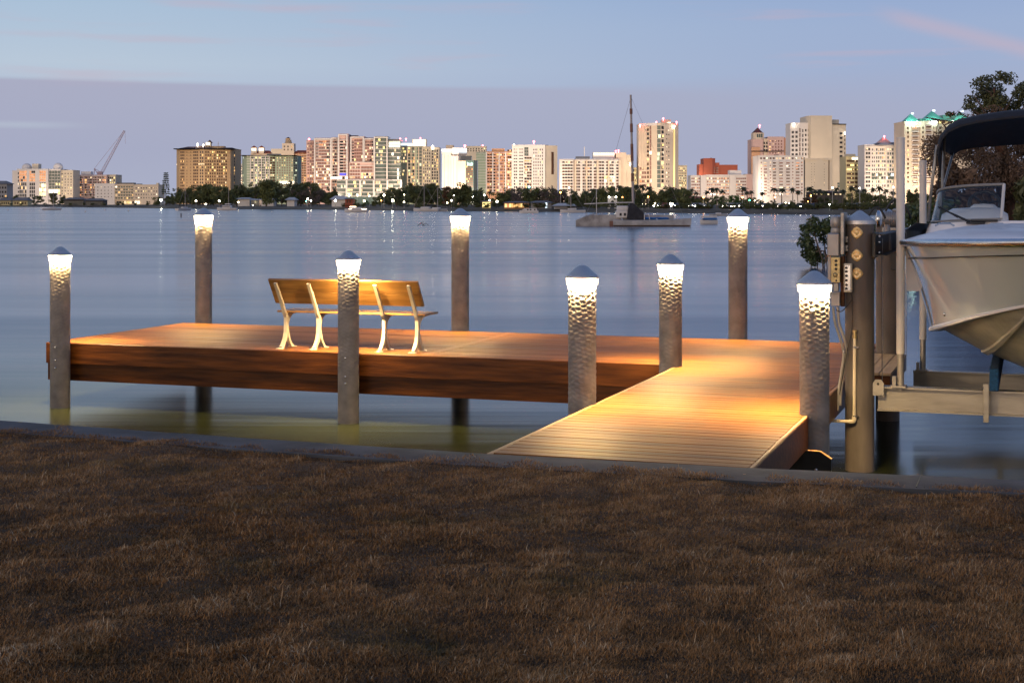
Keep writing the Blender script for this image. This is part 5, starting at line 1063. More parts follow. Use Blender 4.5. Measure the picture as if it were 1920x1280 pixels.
def plant_trees():
    r=random.Random(17); T=[]
    # (px, top y, height of crown spread in px, kind, depth factor)
    spec=[(-14,366,0),(8,371,1),(28,367,7),(52,371,0),(74,368,1),(98,363,3),(118,367,0),(150,374,2),(172,371,0),(232,379,2),(252,381,0),(276,379,2),(292,371,2),
     (318,364,0),(336,355,0),(352,353,1),(372,349,2),(392,346,3),(410,351,2),(428,352,0),(446,349,7),(462,345,0),(478,350,1),(497,338,3),(512,343,2),(528,352,1),(548,342,4),(566,341,1),(584,350,4),(602,357,1),(620,354,0),(640,371,2),(664,376,2),(690,378,6),(705,372,2),
     (722,357,0),(742,352,1),(760,352,0),(776,347,0),(794,344,1),(812,349,0),(828,354,7),(846,352,5),(862,344,0),(876,350,3),(890,358,2),(906,368,0),(930,362,2),(945,357,0),(960,352,4),(976,352,4),(992,356,7),(1008,354,2),(1024,349,4),(1038,352,4),(1054,360,5),(1070,359,2),(1086,364,0),(1104,360,2),(1122,355,1),(1140,352,2),(1158,354,0),(1176,352,3),(1196,358,0),(1214,358,1),(1232,361,2),(1250,351,0),(1266,352,1),(1282,357,2),(1304,368,0),(1322,371,1),(1350,369,6),(1372,368,6),(1388,372,2),(1408,372,2),(1430,376,0),(1446,378,2),(1470,380,0),(1488,377,0),(1506,378,2),(1522,366,5),(1542,371,1),(1560,376,2),(1582,372,0),(1602,364,2),(1620,362,3),(1640,365,1),(1660,369,2),(1684,372,0),(1712,356,0),(1738,366,1)]
    for px,ty,v in spec:
        T.append([px+r.uniform(-3,3),ty-2,v,r.uniform(1.065,1.25)])
    for px,ty,v in [(s[0]+9,s[1]+r.uniform(0,7),r.choice((0,1,2,3,7))) for s in spec if s[0]>310]: T.append([px+r.uniform(-3,3),ty,v,r.uniform(1.28,1.42)])
    # low shore bushes
    for px in range(1440,1765,13): T.append([px+r.uniform(-5,5),383+r.uniform(-3,5),r.choice((0,1,0,2)),1.035])
    for px in range(760,1440,19): T.append([px+r.uniform(-6,6),386+r.uniform(-2,3),r.choice((0,1,2,2)),1.035])
    for px in list(range(0,240,22))+list(range(640,700,15)): T.append([px+r.uniform(-5,5),381+r.uniform(-2,3),r.choice((0,1,2)),1.05 if px>300 else 1.02])
    T.sort(); by={}
    KW={'dark':'dark','mid':'olive green','bare':'bare greyish','rust':'rusty brown','lush':'bright green'}; SW_={'round':'round','wide':'spreading','tall':'upright'}
    for t in T:
        bush=t[3]<1.06; k=TV[t[2]]; key=(('low shore bush' if bush else KW[k[0]]+' '+SW_[k[1]]+' tree'),nearest(t[0])); by.setdefault(key,[]).append(t)
    for (kd,ph),L in by.items():
        for i,t in enumerate(L):
            px,ty,v,f=t; Y=shore_Y(px)*f; g=ground(px,Y); h=(CAMZ-(ty-HY)*Y/F)-g.z; bush=f<1.06
            if bush: g.z-=.1
            lb=f'{kd} before {ph}'+(f', {ORD[i]} counting rightward' if len(L)>1 else '')
            o=thing('shore_bush' if bush else 'shore_tree',lb,'bush' if bush else 'tree',g,r.random()*6.28,'bushes along the far shore' if bush else 'trees along the far shore')
            sx=max(h,1.5)*(1.0 if not bush else 1.9)*r.uniform(.9,1.15); o.scale=(sx,sx,max(h,1.5)*1.02)
            link('crown',TV[v][2],o); link('trunk',TV[v][3],o)
    P_=[(480,346),(556,350),(888,360),(902,357),(918,356),(1098,356),(1112,351),(1148,347),(1163,344),(1178,347),(1192,343),(1204,343),(1217,347),(1240,352),(1297,351),(1306,357),(1326,355),(1335,349),(1344,349),(1355,353),(1394,347),(1401,356),(1409,355),(1429,358),(1452,349),(1466,349),(1486,349),(1497,355),(1518,347),(1528,352),(1537,352),(1547,355),(1568,349),(1580,353),(1597,346),(1608,353),(1620,351),(1637,349),(1649,346),(1661,352),(1674,356)]
    by={}
    for px,ty in P_: by.setdefault(nearest(px),[]).append((px,ty))
    i=0
    for ph,L in by.items():
        for j,(px,ty) in enumerate(L):
            Y=shore_Y(px)*r.uniform(1.12,1.3); g=ground(px,Y); h=(CAMZ-(ty-HY)*Y/F)-g.z
            o=thing('palm_tree',f'tall palm before {ph}'+(f', {ORD[j]} counting rightward' if len(L)>1 else ''),'palm tree',g,r.random()*6.28,'palms along the far shore')
            c,t=PV[i%4]; i+=1; s=h/1.02; w=max(s,9)*1.1 if s>6 else 7
            o.scale=(w,w,s); link('crown',c,o); link('trunk',t,o)
    # the single tall pine
    Y=840; g=ground(311,Y); h=(CAMZ-(323-HY)*Y/F)-g.z; o=thing('norfolk_pine','slim tiered pine standing alone against the sky by the tan tower','pine tree',g,0)
    cl=[]
    for k in range(12):
        z=.35+.62*k/11; rad=.105*(1-.62*k/11)
        for a in range(5): cl.append((rad*math.cos(a*1.257+k),rad*math.sin(a*1.257+k),z,.035,.016))
    c=leaves([tuple(q*h for q in k) for k in cl],900,.5,.2); c.build('crown',FOL['dark'],o,fix=False); mb=MB(); mb.tube([(0,0,-.3),(0,0,h)],[.35,.06],6); mb.build('trunk',BARK,o)
plant_trees()
# ------------------------------------------------------------------ lamps along the far shore
def lamps():
    G={'w':glow('street_lamp_white',(1,.90,.66),34),'y':glow('street_lamp_warm',(1,.78,.42),30),'o':glow('street_lamp_orange',(1,.36,.08),22),'c':glow('street_lamp_teal',(.25,1,.85),16),'x':glow('flood_lamp',(1,.97,.72),90),'e':glow('signal_green',(.1,1,.5),12)}
    pm=mat('lamp_pole',(.35,.33,.30),.6,var=.1,scale=2); r=random.Random(4)
    S=[(302,375.5,'x',2.3),(367.5,376.5,'w',1.7),(386,383,'w',1.4),(411,377,'w',1.8),(447,379,'y',1.4),(474,385,'y',1.0),(577,373,'w',1.8),(574,378,'c',1.0),(583,376,'w',1.6),(629,376,'x',2.0),(654.5,367,'y',2.0),(670,366,'y',2.2),(683,377,'y',2.0),(692.5,367.5,'y',1.4),(720,366,'w',2.0),(715,376,'o',1.1),(736,376.5,'x',2.4),(757.5,379,'w',1.5),(758,365,'y',1.2),(838.5,380.5,'y',1.5),(846.5,376,'w',1.5),(851,366.5,'w',1.1),(917.5,377,'w',2.3),(932,378,'w',2.2),(908,366,'w',1.6),(992,351,'c',1.9),(1051,361,'o',1.8),(1067,352,'y',1.3),(1142,369.5,'w',1.8),(1155,369.5,'w',1.8),(1167,370,'o',1.3),(1205,383,'w',1.2),(1210.5,383,'y',1.2),(1215.5,369,'o',1.6),(1228,382,'y',1.9),(1257,382,'w',1.9),(1261,382.5,'w',1.7),(1247,384.5,'y',1.2),(1319,370,'o',1.9),(1392,370,'o',1.9),(1405.5,375.5,'e',1.5),(1415,376,'y',1.0),(1453,370,'o',1.9),(1480,382,'x',2.0),(1446,385.5,'o',1.0),(1515,378,'o',1.0),(1520.5,367,'o',1.6),(1555.5,384,'x',1.8),(1473,381,'y',1.7),(1682.5,367,'o',2.3),(1561,352,'w',1.5),(1612,353,'w',1.6),(1675,351,'w',1.6)]
    CN={'w':'white','y':'warm white','o':'orange','c':'teal','x':'dazzling white','e':'green'}; by={}
    for s in S: by.setdefault((CN[s[2]],nearest(s[0])),[]).append(s)
    for (cn,ph),L in by.items():
        for i,(px,y,k,rp) in enumerate(L):
            Y=shore_Y(px)*(1.05 if k in 'xw' else 1.09); g=ground(px,Y); hd=P(px,y,Y)
            o=thing('street_lamp',f'glowing {cn} shore lamp before {ph}'+(f', {ORD[i]} counting rightward' if len(L)>1 else ''),'street lamp',g,0,'street lamps along the far shore')
            h=hd.z-g.z; rr=rp*Y/F*.92; mb=MB(); mb.tube([(0,0,-.3),(0,0,max(h-rr,.2))],[.11,.07],6); mb.build('pole',pm,o)
            mb=MB(); mb.ball((0,0,h),rr,1); mb.build('lamp_head',G[k],o,smooth=True)
lamps()
# ------------------------------------------------------------------ low things on the far bank
def bank():
    def house(name,label,x0,x1,yt,yr,f,wall,roof,wins=(),phrase=None,group=None):
        Y=shore_Y((x0+x1)/2)*f; b=BL(name,label,(x0+x1)/2,Y,name.replace('_',' '),None,group); b.block([(x0,0),(x1,0)],yt,wall,8,roof=None); b.hip(x0-1,x1+1,yt,yr,roof,9); 
        for w in wins: b.win(*w)
        b.done(); return b
    house('house','low dark roofed waterside house at the near end of the far shore',0,20,376,371,1.03,'yellow','flat',[((2,0,18,0),378,384,4,1,.5,.6,.2,'y')])
    house('house','low yellowish waterside house below the twin domed building',24,52,376,370,1.03,'yellow','flat',[((26,0,50,0),378,384,5,1,.5,.7,.2,'y','u')])
    house('boat_shed','long low grey boat shed between the domed building and the white block',120,158,374,370.5,1.03,'dark','flat',[((122,0,156,0),377,385,9,2,.7,.5,0,'w','n')])
    house('boat_shed','second low grey boat shed, in front of the low white block',160,194,376,372,1.03,'dark','flat',[((162,0,192,0),378,385,8,2,.7,.5,0,'w','n')])
    house('pavilion','white sided pavilion with a round emblem behind the shore trees',446,468,373,370.5,1.14,'white','pale'); house('pavilion','pale blue pavilion behind the shore trees below the green glass block',471,486,375,373,1.14,'blueglass','pale')
    house('pavilion','white walled pavilion below the red roofed hotel',490,513,374,372,1.14,'white','pale',[((500,0,509,0),374,380,1,1,.7,.9,0,'w','d')])
    house('pavilion','bright white gable pavilion among the trees beside the pink complex',538,552,375,370,1.13,'white','pale')
    house('tent','pale lilac marquee tent beside the brick kiosk',622,648,374,367,1.10,'white','pale'); house('kiosk','small brick red kiosk between lamps before the pink complex',647,661,373,371.5,1.05,'brick','flat',[((649,0,659,0),375,381,2,1,.6,.8,.3,'o','u')])
    house('kiosk','glowing yellow kiosk between the shore trees and two white lamps',904,920,378,376.5,1.04,'yellow','flat',[((904.5,0,919.5,0),379,389,3,1,.96,.95,1,'y')])
    house('restaurant','low waterside restaurant glowing orange through its windows',945,992,380,377.5,1.035,'rust' if False else 'orange','flat',[((946,0,984,0),381.5,389,9,1,.82,.9,.95,'aoya','u')])
    house('boathouse','blue grey boathouse with a white door frame before the bare trees',996,1034,380,376.5,1.04,'grey','flat',[((1022,0,1026,0),380,390,1,1,.9,.95,1,'c')])
    house('boathouse','low boathouse with a pale blue tin roof near the slab of dark windows',1040,1080,386,381,1.03,'grey','pale')
    # arched gate
    Y=shore_Y(1148)*1.06; b=BL('arched_gate','white arched gateway between two white lamps','1148' and 1148,Y,'gateway',None,None); 
    mb=MB(); z=b.z
    mb.prism([(b.xy(1140)[0],z(391)),(b.xy(1140)[0],z(371)),(b.xy(1145)[0],z(368.5)),(b.xy(1152)[0],z(368.5)),(b.xy(1157)[0],z(371)),(b.xy(1157)[0],z(391)),(b.xy(1152)[0],z(391)),(b.xy(1152)[0],z(379)),(b.xy(1150)[0],z(376)),(b.xy(1147)[0],z(376)),(b.xy(1145)[0],z(379)),(b.xy(1145)[0],z(391))],1,0,1.5); mb.build('arch',WALL['white'],b.e); b.done()
    house('pavilion','low dark roofed pavilion with lit eaves below the blank beige tower',1522,1582,361,357.5,1.3,'dark','brown',[((1524,0,1578,0),363,366,12,1,.7,.8,.7,'yw')])
    house('shop_row','low lit shop row behind the palms before the low white and pink block',1236,1330,372,368,1.32,'cream','red',[((1238,0,1328,0),375,383,16,1,.7,.8,.7,'oyw')])
    # cars on the shore road with their lamps on
    hl=glow('headlight',(1,.90,.72),26,False); cm=[mat('car_'+n,c,.3,.1,var=.05,scale=1,coat=.5) for n,c in (('white',(.6,.58,.56)),('grey',(.2,.2,.21)),('red',(.3,.04,.03)),('dark',(.03,.03,.04)))]
    gl=mat('car_glass',(.03,.03,.035),.1,var=.1,scale=1); bases=[]
    for m in cm:
        mb=MB(); mb.prism([(-2.1,.35),(-2.15,.75),(-1.5,.9),(2.0,.95),(2.15,.6),(2.1,.35)],1,-.85,.85); mb.prism([(-1.0,.9),(-.45,1.42),(.9,1.45),(1.6,.95)],1,-.72,.72); bd=mb.build('body',m,data_only=True)
        mb=MB(); mb.prism([(-.86,.95),(-.40,1.36),(.85,1.38),(1.4,.98)],1,-.74,.74); gd=mb.build('windows',gl,data_only=True)
        wh=[]
        for x in (-1.3,1.3):
            mb=MB(); mb.tube([(x,-.87,.33),(x,.87,.33)],.33,12); wh.append(mb.build('wheels',MATS['black_rubber'],data_only=True))
        bases.append((bd,gd,wh))
    mb=MB(); mb.ball((-2.12,-.6,.68),.17,1); L1=mb.build('headlight',hl,data_only=True); mb=MB(); mb.ball((-2.12,.6,.68),.17,1); L2=mb.build('headlight',hl,data_only=True)
    r=random.Random(8); CN=['white','grey','red','dark']; by={}
    for px in (1236,1246,1270,1302,1312,1322,1366,1375,1384,1424,1431,1466,1500,1524,1592,1606,1737): by.setdefault(nearest(px),[]).append((px,r.randrange(4)))
    for ph,L in by.items():
        for i,(px,c) in enumerate(L):
            Y=shore_Y(px)*1.075; g=ground(px,Y); g.z=.25; o=thing('parked_car',f'{CN[c]} car, headlights on, before {ph}'+(f', {ORD[i]} counting rightward' if len(L)>1 else ''),'car',g,R(r.uniform(35,75)),'cars on the shore road')
            bd,gd,wh=bases[c]; link('body',bd,o); link('windows',gd,o); [link('wheels',w,o) for w in wh]; link('headlight',L1,o); link('headlight',L2,o)
bank()
# ------------------------------------------------------------------ boats on the bay
def hull_mb(L,B,H,dr=.35,sheer=.25,full=.75):
    mb=MB(); rows=[]
    for i in range(13):
        t=i/12; x=-L/2+L*t; w=B/2*(full+(1-full)*min(1,t/.4) if t<.4 else max(.015,1-((t-.4)/.6)**2.2)); z=H*(1+sheer*(t-.3)**2*2); xs=x+ (0.05*L*max(0,t-.8))
        rows.append([(xs,-w,z),(xs,-w*.92,z*.4),(x-.03*L*max(0,t-.7),-w*.6,-dr*.4),(x-.05*L*max(0,t-.7),0,-dr),(x-.03*L*max(0,t-.7),w*.6,-dr*.4),(xs,w*.92,z*.4),(xs,w,z)])
    mb.grid(rows); mb.add(rows[0],[tuple(range(7))]); deck=[[r[0],(r[0][0],0,r[0][2]+.04),r[6]] for r in rows]; mb.grid(deck); return mb
BW=mat('boat_white',(.62,.58,.55),.4,var=.08,scale=1.2); BG=mat('boat_grey',(.36,.345,.34),.5,var=.25,scale=1.5,bump=.1); BR=mat('boat_rusty',(.25,.23,.22),.7,scale=.9,detail=9,col2=(.50,.47,.46)); MAST=mat('mast_metal',(.32,.28,.27),.5,.2,var=.15,scale=1); RUSTM=mat('mast_rust',(.20,.095,.065),.7,var=.3,scale=2); TARP=mat('dark_tarp',(.022,.022,.028),.85,var=.4,scale=2,bump=.4); BB=mat('boat_blue_cover',(.025,.12,.34),.7,var=.2,scale=2); BRN=mat('waterline_stain',(.10,.065,.045),.8,var=.3,scale=2)
def boat_at(px,wy,name,label,cat,rz,group=None):
    Y=(CAMZ-WATER)*F/(wy-HY); return thing(name,label,cat,((px-HX)*Y/F,Y,WATER),rz,group),Y
def sailboat(px,wy,label,L,rz,mast_y,mx=.3,m=BW):
    o,Y=boat_at(px,wy,'sailboat',label,'sailboat',rz,'boats moored off the far shore'); hull_mb(L,L*.3,L*.10).build('hull',m,o,smooth='angle')
    mb=MB(); mb.bbox(-L*.15,L*.2,-L*.08,L*.08,L*.11,L*.17,L*.02); mb.build('cabin',BW,o); h=(CAMZ-(mast_y-HY)*Y/F)-WATER
    mb=MB(); mb.tube([(L*.08,0,L*.1),(L*.08,0,h)],[.11,.07],6); mb.build('mast',MAST,o); mb=MB(); mb.tube([(L*.08,0,L*.24),(-L*.4,0,L*.23)],.10,6); mb.build('boom',TARP,o)
    mb=MB(); mb.tube([(L*.08,0,h),(L*.5,0,L*.13)],.03,3); mb.tube([(L*.08,0,h),(-L*.48,0,L*.11)],.03,3); mb.build('stays',MAST,o); return o
def fleet():
    sailboat(97,394,'small white sailboat moored below the domed building',6.5,R(25),357); sailboat(345,395,'sailboat seen end on near the tall lamp post cap',7,R(62),352); sailboat(799,396.6,'pale hulled sailboat moored before the yellow green glass tower',8,R(160),345); sailboat(817,396.6,'low grey sailboat behind the pale hulled one',7,R(-12),351,m=BG); sailboat(1074,398.8,'sailboat with white bow near the slab of dark windows',6.5,R(185),351)
    o,Y=boat_at(426,394.6,'motor_cruiser','white motor cruiser with a small flybridge before the tan tower','motor boat',R(170),'boats moored off the far shore'); hull_mb(7,2.2,.8).build('hull',BW,o,smooth='angle'); mb=MB(); mb.bbox(-1.5,1.6,-.8,.8,.8,1.7,.15); mb.bbox(-1.2,.6,-.7,.7,2.0,2.3,.06); mb.build('cabin',BW,o); mb=MB(); mb.tube([(-.5,0,1.6),(-.5,0,8.6)],[.09,.05],6); mb.build('mast',MAST,o); mb=MB(); mb.box(-1.3,1.5,-.82,.82,1.2,1.5); mb.build('windows',DK['d'],o)
    o,Y=boat_at(668,398.2,'motor_cruiser','long white motor boat with bright deck lights before the pink complex','motor boat',R(176),'boats moored off the far shore'); hull_mb(6.2,2.0,.75).build('hull',BW,o,smooth='angle'); mb=MB(); mb.bbox(-1.4,1.2,-.75,.75,.75,1.35,.12); mb.build('cabin',BW,o); lt=glow('deck_light',(1,.8,.5),9,False); mb=MB(); mb.bbox(-2.6,2.2,-.86,-.78,.80,.98,.02); mb.bbox(.2,1.9,-.78,-.70,1.4,1.6,.02); mb.build('deck_lights',lt,o)
    o,Y=boat_at(992,399.8,'catamaran','white cruising catamaran with dark cabin windows moored before the restaurant','catamaran',R(178),'boats moored off the far shore')
    for s in (-1,1):
        h=hull_mb(4.6,.7,.55); h.v=[(a,b+s*1.0,c) for a,b,c in h.v]; h.build('hull',BW,o,smooth='angle')
    mb=MB(); mb.prism([(-2.0,.5),(-1.9,1.15),(1.1,1.2),(2.0,.6)],1,-1.3,1.3); mb.build('cabin',BW,o); mb=MB(); 
    for x0,x1 in ((-1.6,-1.25),(-.6,-.2),(.1,.5)): mb.box(x0,x1,-1.32,1.32,.72,1.05)
    mb.build('windows',DK['d'],o)
    o,Y=boat_at(1329,420,'skiff','small white boat with a blue canvas cover anchored off the catamaran bow','boat',R(182)); hull_mb(2.1,.9,.42).build('hull',BW,o,smooth='angle'); mb=MB(); mb.bbox(-.98,.75,-.42,.42,.50,.74,.06); mb.build('cover',BB,o); mb=MB(); mb.bbox(-.95,.95,-.44,.44,.80,1.02,.04); [mb.tube([(x,y,.4),(x,y,.85)],.02,5) for x in (-.9,.8) for y in (-.4,.4)]; mb.build('canopy',BW,o)
    o,Y=boat_at(1347,404.8,'skiff','faint low grey skiff lying behind the blue covered boat','boat',R(3)); hull_mb(3.6,1.1,.35).build('hull',BG,o,smooth='angle'); mb=MB(); mb.bbox(-.5,.5,-.4,.4,.36,.62,.05); mb.build('console',BW,o)
    # the weathered two hulled sailing boat
    o,Y=boat_at(1185,424,'trimaran','weathered grey multihull sailing boat with a tall rusty mast and dark tarp','sailing boat',0)
    q=lambda px:(px-1185)*Y/F
    def hz(y): return CAMZ-(y-HY)*Y/F-WATER
    n=hull_mb(q(1291)-q(1147),.85,.66,.3,.35,.85); cx=(q(1291)+q(1147))/2; n.v=[(a+cx,b-1.9,c) for a,b,c in n.v]; ne=n.build('outer_hull',BW if False else BG,o,smooth='angle')
    n=hull_mb(q(1262)-q(1080),1.5,1.25,.35,-.05,.55); cx=(q(1262)+q(1080))/2; n.v=[(a+cx,b+.4,c*(1-.5*max(0,(q(1112)-(a+cx))/2.0)**1.5)) for a,b,c in n.v]; mh=n.build('main_hull',BR,o,smooth='angle')
    n=hull_mb(q(1291)-q(1150),.8,.62,.3,.35,.85); cx=(q(1291)+q(1150))/2; n.v=[(a+cx,b+2.7,c) for a,b,c in n.v]; n.build('outer_hull',BG,o,smooth='angle')
    mb=MB(); cx=(q(1291)+q(1147))/2; t=hull_mb((q(1291)-q(1147))*.985,.88,.13,.3,0,.85); t.v=[(a+cx-.03,b-1.9,c) for a,b,c in t.v]; t.build('waterline',BRN,ne)
    mb=MB(); mb.bbox(q(1141),q(1148),-2.1,-1.5,-.05,.6,.05); mb.build('stern_block',RUSTM,ne)
    mb=MB(); mb.bbox(q(1080),q(1090),.1,.7,.05,.62,.06); mb.build('transom_step',BW,mh)
    for x in (1165,1230):
        mb=MB(); mb.tube([(q(x),-1.9,.62),(q(x),.4,.95),(q(x),2.7,.6)],.11,8); mb.build('cross_beam',BG,o)
    mb=MB(); mb.add([(q(1150),-1.6,.72),(q(1240),-1.6,.72),(q(1240),2.3,.72),(q(1150),2.3,.72)],[(0,1,2,3)]); mb.build('trampoline',TARP,o)
    mb=MB(); mb.bbox(q(1155),q(1177),-.5,1.2,.9,hz(395),.08); mb.bbox(q(1157),q(1178),-.4,1.1,hz(395.5),hz(386),.10); cb=mb.build('cabin',BW,o); [(lambda m_: (m_.box(q(x),q(x+4),-.52,-.45,1.15,1.45), m_.build('hatch',DK['d'],cb)))(MB()) for x in (1161,1169)]
    mb=MB(); mb.prism([(q(1174),.8),(q(1177),hz(392)),(q(1180),hz(381)),(q(1186),hz(380.5)),(q(1198),hz(392)),(q(1206),hz(399)),(q(1209),.75)],1,-.9,1.0); mb.build('tarp_cover',TARP,o)
    mb=MB(); 
    for i in range(5): x=q(1210+i*9); mb.ball((x,-.5+.3*(i%2),.85),.32,2,(1.5,1,.45))
    mb.build('folded_sail',BB,o); mb=MB(); mb.tube([(q(1206),-1.5,.7),(q(1206),-1.5,1.3),(q(1214),-1.5,1.35),(q(1216),-1.5,.7)],.05,6); mb.build('rail',BW,o)
    mb=MB(); mb.tube([(q(1188),0,.8),(q(1187),0,hz(378))],[.16,.15],8); mb.tube([(q(1187),0,hz(378)),(q(1182.6),0,hz(178))],[.15,.11],8); ms=mb.build('mast',MAST,o)
    for a,b in ((340,325),(302,270),(248,232),(214,204)):
        xa=1187-(378-a)*.022; xb=1187-(378-b)*.022; mb=MB(); mb.tube([(q(xa),0,hz(a)),(q(xb),0,hz(b))],.165,8); mb.build('rust_band',RUSTM,ms)
    mb=MB(); mb.tube([(q(1186),-.1,hz(379.5)),(q(1142),-.1,hz(380.3)),(q(1095),-.1,hz(382.5))],.055,6); mb.build('boom',BW,o)
    mb=MB(); mb.tube([(q(1118.5),-.1,.75),(q(1118),-.1,hz(354))],[.05,.03],6); mb.build('thin_pole',BW,o)
    mb=MB(); mb.tube([(q(1183),0,hz(182)),(q(1150),0,hz(300)),(q(1092),0,.6)],.018,3); mb.tube([(q(1183),0,hz(182)),(q(1284),-.2,.75)],.012,3); mb.build('stays',MAST,o)
    mb=MB(); 
    for x in (1100,1112,1128,1140): mb.tube([(q(x),-.2,.7),(q(x),-.2,hz(399+.2*(1128-x)/10))],.03,5)
    mb.tube([(q(1097),-.2,hz(405)),(q(1128),-.2,hz(398)),(q(1150),-.2,hz(399))],.03,5); mb.build('guard_rail',MAST,o)
    # buoys, marker, snag
    wm_=mat('buoy_white',(.6,.58,.56),.5,var=.05,scale=3); B_=[(15,394.3,'before the small grey house'),(160,397.5,'before the orange lit block'),(197,394.2,'in front of the low white block'),(241,396.3,'before the low white block, lower one'),(510,398.4,'before the red roofed hotel'),(766,401.3,'before the yellow green glass tower')]
    for px,y,l in B_:
        o,Y=boat_at(px,y,'mooring_buoy','small white mooring buoy '+l,'buoy',0,'mooring buoys on the bay'); mb=MB(); rr=1.5*Y/F; mb.ball((0,0,rr*.5),rr,2); mb.build('float',wm_,o,smooth=True); mb=MB(); mb.tube([(0,0,rr),(0,0,rr*2.3)],rr*.18,6); mb.build('post',wm_,o)
    o,Y=boat_at(339.5,407.5,'channel_marker','thin wooden channel marker post standing in the water near a lamp post cap','marker post',0); mb=MB(); mb.tube([(0,0,-.6),(0,0,.75)],.11,8); mb.build('post',mat('wet_post',(.13,.12,.12),.8,var=.2,scale=4),o)
    o,Y=boat_at(792,423,'driftwood_snag','dark bare branch sticking out of the water in mid bay','branch',0); mb=MB(); k=Y/F
    mb.tube([(-10*k,0,-.05),(-2*k,0,5*k),(1*k,.1,1.0*k),(8*k,0,-.05)],[.04,.05,.05,.03],6); mb.tube([(-2*k,0,5*k),(3*k,0,7*k)],[.04,.02],5); mb.tube([(1*k,0,2*k),(6*k,.1,4.5*k),(13*k,.2,-.05)],[.04,.03,.02],5); mb.build('branch',mat('wet_branch',(.03,.025,.022),.7,var=.2,scale=4),o)
fleet()
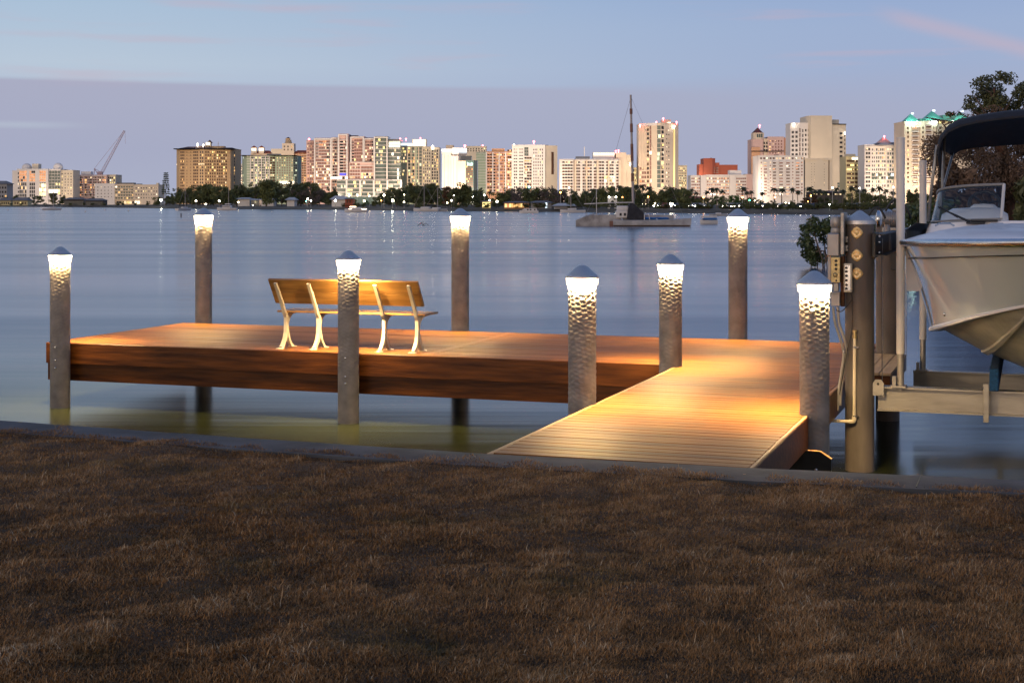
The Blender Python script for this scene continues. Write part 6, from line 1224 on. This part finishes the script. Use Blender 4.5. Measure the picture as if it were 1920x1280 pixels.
# ------------------------------------------------------------------ mangroves and the big tree beyond the boat
def near_green():
    sandm=mat('inlet_bank',(.035,.028,.018),.95,var=.4,scale=1,bump=.5,bscale=5)
    mb=MB(); rows=[]
    for d,z in ((0,-1.1),(1.2,-.62),(4,-.3),(30,-.1),(70,-.2)):
        rows.append([((1752+i*30-HX)*(61.5+d)/F, 61.5+d+.6*math.sin(i*1.7)+(1.5 if i==0 else 0), z) for i in range(28)])
    mb.grid(rows); o=mb.build('inlet_bank_ground',sandm,smooth=True); o['kind']='structure'
    r=random.Random(31)
    def mangrove(label,px,wy_top,px_w,Y,n,h_px,roots=9):
        g=Vector(((px-HX)*Y/F,Y,WATER)); o=thing('mangrove',label,'mangrove',g,0,'mangroves on the near inlet'); k=Y/F; w=px_w*k/2; h=h_px*k
        cl=[]
        for i in range(30):
            a=r.uniform(-1,1); z=h*(.16+.76*r.random()); rad=h*(.06+.13*r.random()); cl.append((w*a*math.sqrt(max(.1,1-((z/h-.55)/.5)**2)),r.uniform(-.8,.8),min(z,h-rad),rad,rad*.9))
        leaves(cl,int(n*2.4),.095,.3).build('crown',FOL['near'],o,fix=False)
        mb=MB()
        for c in cl[:9]: mb.tube([(c[0]*.3,c[1]*.3,h*.15),(c[0]*.7,c[1]*.7,c[2]*.6),(c[0],c[1],c[2])],[.05,.035,.015],5)
        mb.build('trunk',BARK,o); mb=MB()
        for i in range(roots):
            x=w*r.uniform(-.9,.9); y=r.uniform(-.7,.3); s=r.choice((-1,1))*r.uniform(.2,.45); mb.tube([(x,y,h*.30),(x+s*.4,y-.1,h*.32),(x+s*.85,y-.15,h*.18),(x+s,y-.15,-.1)],[.03,.028,.025,.02],5)
        mb.build('prop_roots',BARK,o); return o
    mangrove('mangrove clump with arching roots sticking out beside the gear housing',1550,405,92,60.5,1500,98,12)
    mangrove('mangrove bush filling the gap behind the lift motor',1640,400,90,62,900,85,8)
    mangrove('mangrove bush between the two white guide poles',1712,398,70,62.5,1100,120,8)
    mangrove('mangrove bush behind the boat canopy poles',1760,398,80,64,1200,125,8)
    # big feathery tree
    Y=72.0; k=Y/F
    def big(label,px,trunk_px,ytop,seed,kind2='needle'):
        q=random.Random(seed); g=Vector(((trunk_px-HX)*k,Y,-.2)); o=thing('shade_tree',label,'tree',g,0,'trees beyond the boat')
        H=CAMZ-(ytop-HY)*k+.2; return o,g,H,q
    o,g,H,q=big('large feathery tree with reddish trunk and green upper branches beyond the boat',1870,1886,140,3)
    L=lambda px,py:((px-HX)*k-g.x,0,CAMZ-(py-HY)*k-g.z)
    def l3(px,py,dy=0): a=L(px,py); return (a[0],dy,a[2])
    mb=MB(); mb.tube([l3(1890,440),l3(1888,400),l3(1885,340),l3(1880,290),l3(1868,235),l3(1862,200),l3(1864,165)],[.50,.42,.36,.30,.2,.12,.05],10); mb.build('trunk',RBARK,o,smooth=True)
    mb=MB(); B=[]
    for a,b_,c,rr in (((1872,250),(1845,215),(1828,180),.10),((1868,230),(1890,195),(1908,165),.10),((1840,218),(1825,205),(1805,188),.06),((1866,205),(1850,175),(1840,158),.06),((1882,300),(1840,285),(1800,300),.12),((1885,320),(1915,290),(1950,270),.12),((1884,350),(1850,340),(1800,350),.09),((1868,235),(1900,215),(1935,190),.08),((1880,280),(1830,255),(1775,250),.09)):
        mb.tube([l3(*a),l3(*b_,q.uniform(-.6,.6)),l3(*c,q.uniform(-1,1))],[rr,rr*.6,rr*.2],6)
    for i in range(46):
        x,y=q.uniform(1775,1960),q.uniform(225,360); mb.tube([l3(x,y,q.uniform(-2,2)),l3(x+q.uniform(-25,25),y+q.uniform(-18,12),q.uniform(-2,2)),l3(x+q.uniform(-45,45),y+q.uniform(0,40),q.uniform(-2,2))],[.035,.025,.008],4)
    mb.build('limbs',BARK,o)
    cl=[]
    for px,py,r_ in ((1838,160,13),(1850,172,15),(1872,152,13),(1868,170,16),(1886,178,15),(1908,176,16),(1835,180,12),(1860,195,15),(1885,205,16),(1905,200,14),(1915,165,12),(1840,205,10),(1930,180,18),(1800,213,6),(1812,208,6)): a=l3(px,py,q.uniform(-1.2,1.2)); cl.append((*a,r_*k,r_*k*.75))
    leaves([(a+q.uniform(-.3,.3),b,c+q.uniform(-.2,.2),d*q.uniform(.9,2.0),e*q.uniform(.8,1.6)) for a,b,c,d,e in cl for _ in range(2)],6500,.095,.3).build('upper_crown',FOL['upper'],o,fix=False)
    cl=[]
    for i in range(70):
        px,py=q.uniform(1765,1980),q.uniform(232,385); 
        if px<1790 and py<262: continue
        r_=q.uniform(18,34); a=l3(px,py,q.uniform(-2.0,2.5)); cl.append((*a,r_*k,r_*k*1.1))
    leaves(cl,34000,.07,.0,.7,2.4).build('lower_crown',FOL['needle'],o,fix=False)
    o,g,H,q=big('shorter bushy tree at the foot of the feathery tree, behind the windshield',1800,1786,300,8)
    mb=MB(); mb.tube([(0,0,-.5),(.1,0,1.0),(0,0,H*.6)],[.2,.15,.06],8); mb.build('trunk',BARK,o)
    cl=[((q.uniform(1745,1835)-1786)*k,q.uniform(-2.5,-.5),q.uniform(.4,H*.85),.5,.5) for i in range(26)]
    leaves(cl,5200,.16,.0,.6,2.2).build('crown',FOL['needle'],o,fix=False)
    o,g,H,q=big('leafy green shrub with drooping fronds low at the picture edge behind the boat',1912,1912,345,12)
    cl=[((q.uniform(1882,1960)-1912)*k,q.uniform(-3.5,-2),q.uniform(.1,H*.9),.35,.5) for i in range(22)]
    leaves(cl,3000,.16,.0,1.2,3.4).build('crown',FOL['upper'],o,fix=False)
    mb=MB()
    for i in range(14):
        x=(q.uniform(1885,1950)-1912)*k; mb.tone=q.random(); a=q.uniform(-1,1); pts=[(x,-3.6,.2),(x+.2*a,-3.7,.9),(x+.6*a,-3.9,1.25),(x+1.0*a,-4,1.05)]
        mb.grid([[(p[0]-w,p[1],p[2]),p,(p[0]+w,p[1]-.05,p[2]-.03)] for p,w in zip(pts,(.03,.09,.09,.01))])
    mb.build('fronds',FOL['lush'],o,fix=False)
    mb=MB(); mb.tube([(0,-3,-.4),(0,-3,H*.5)],[.12,.05],6); mb.build('trunk',BARK,o)
near_green()
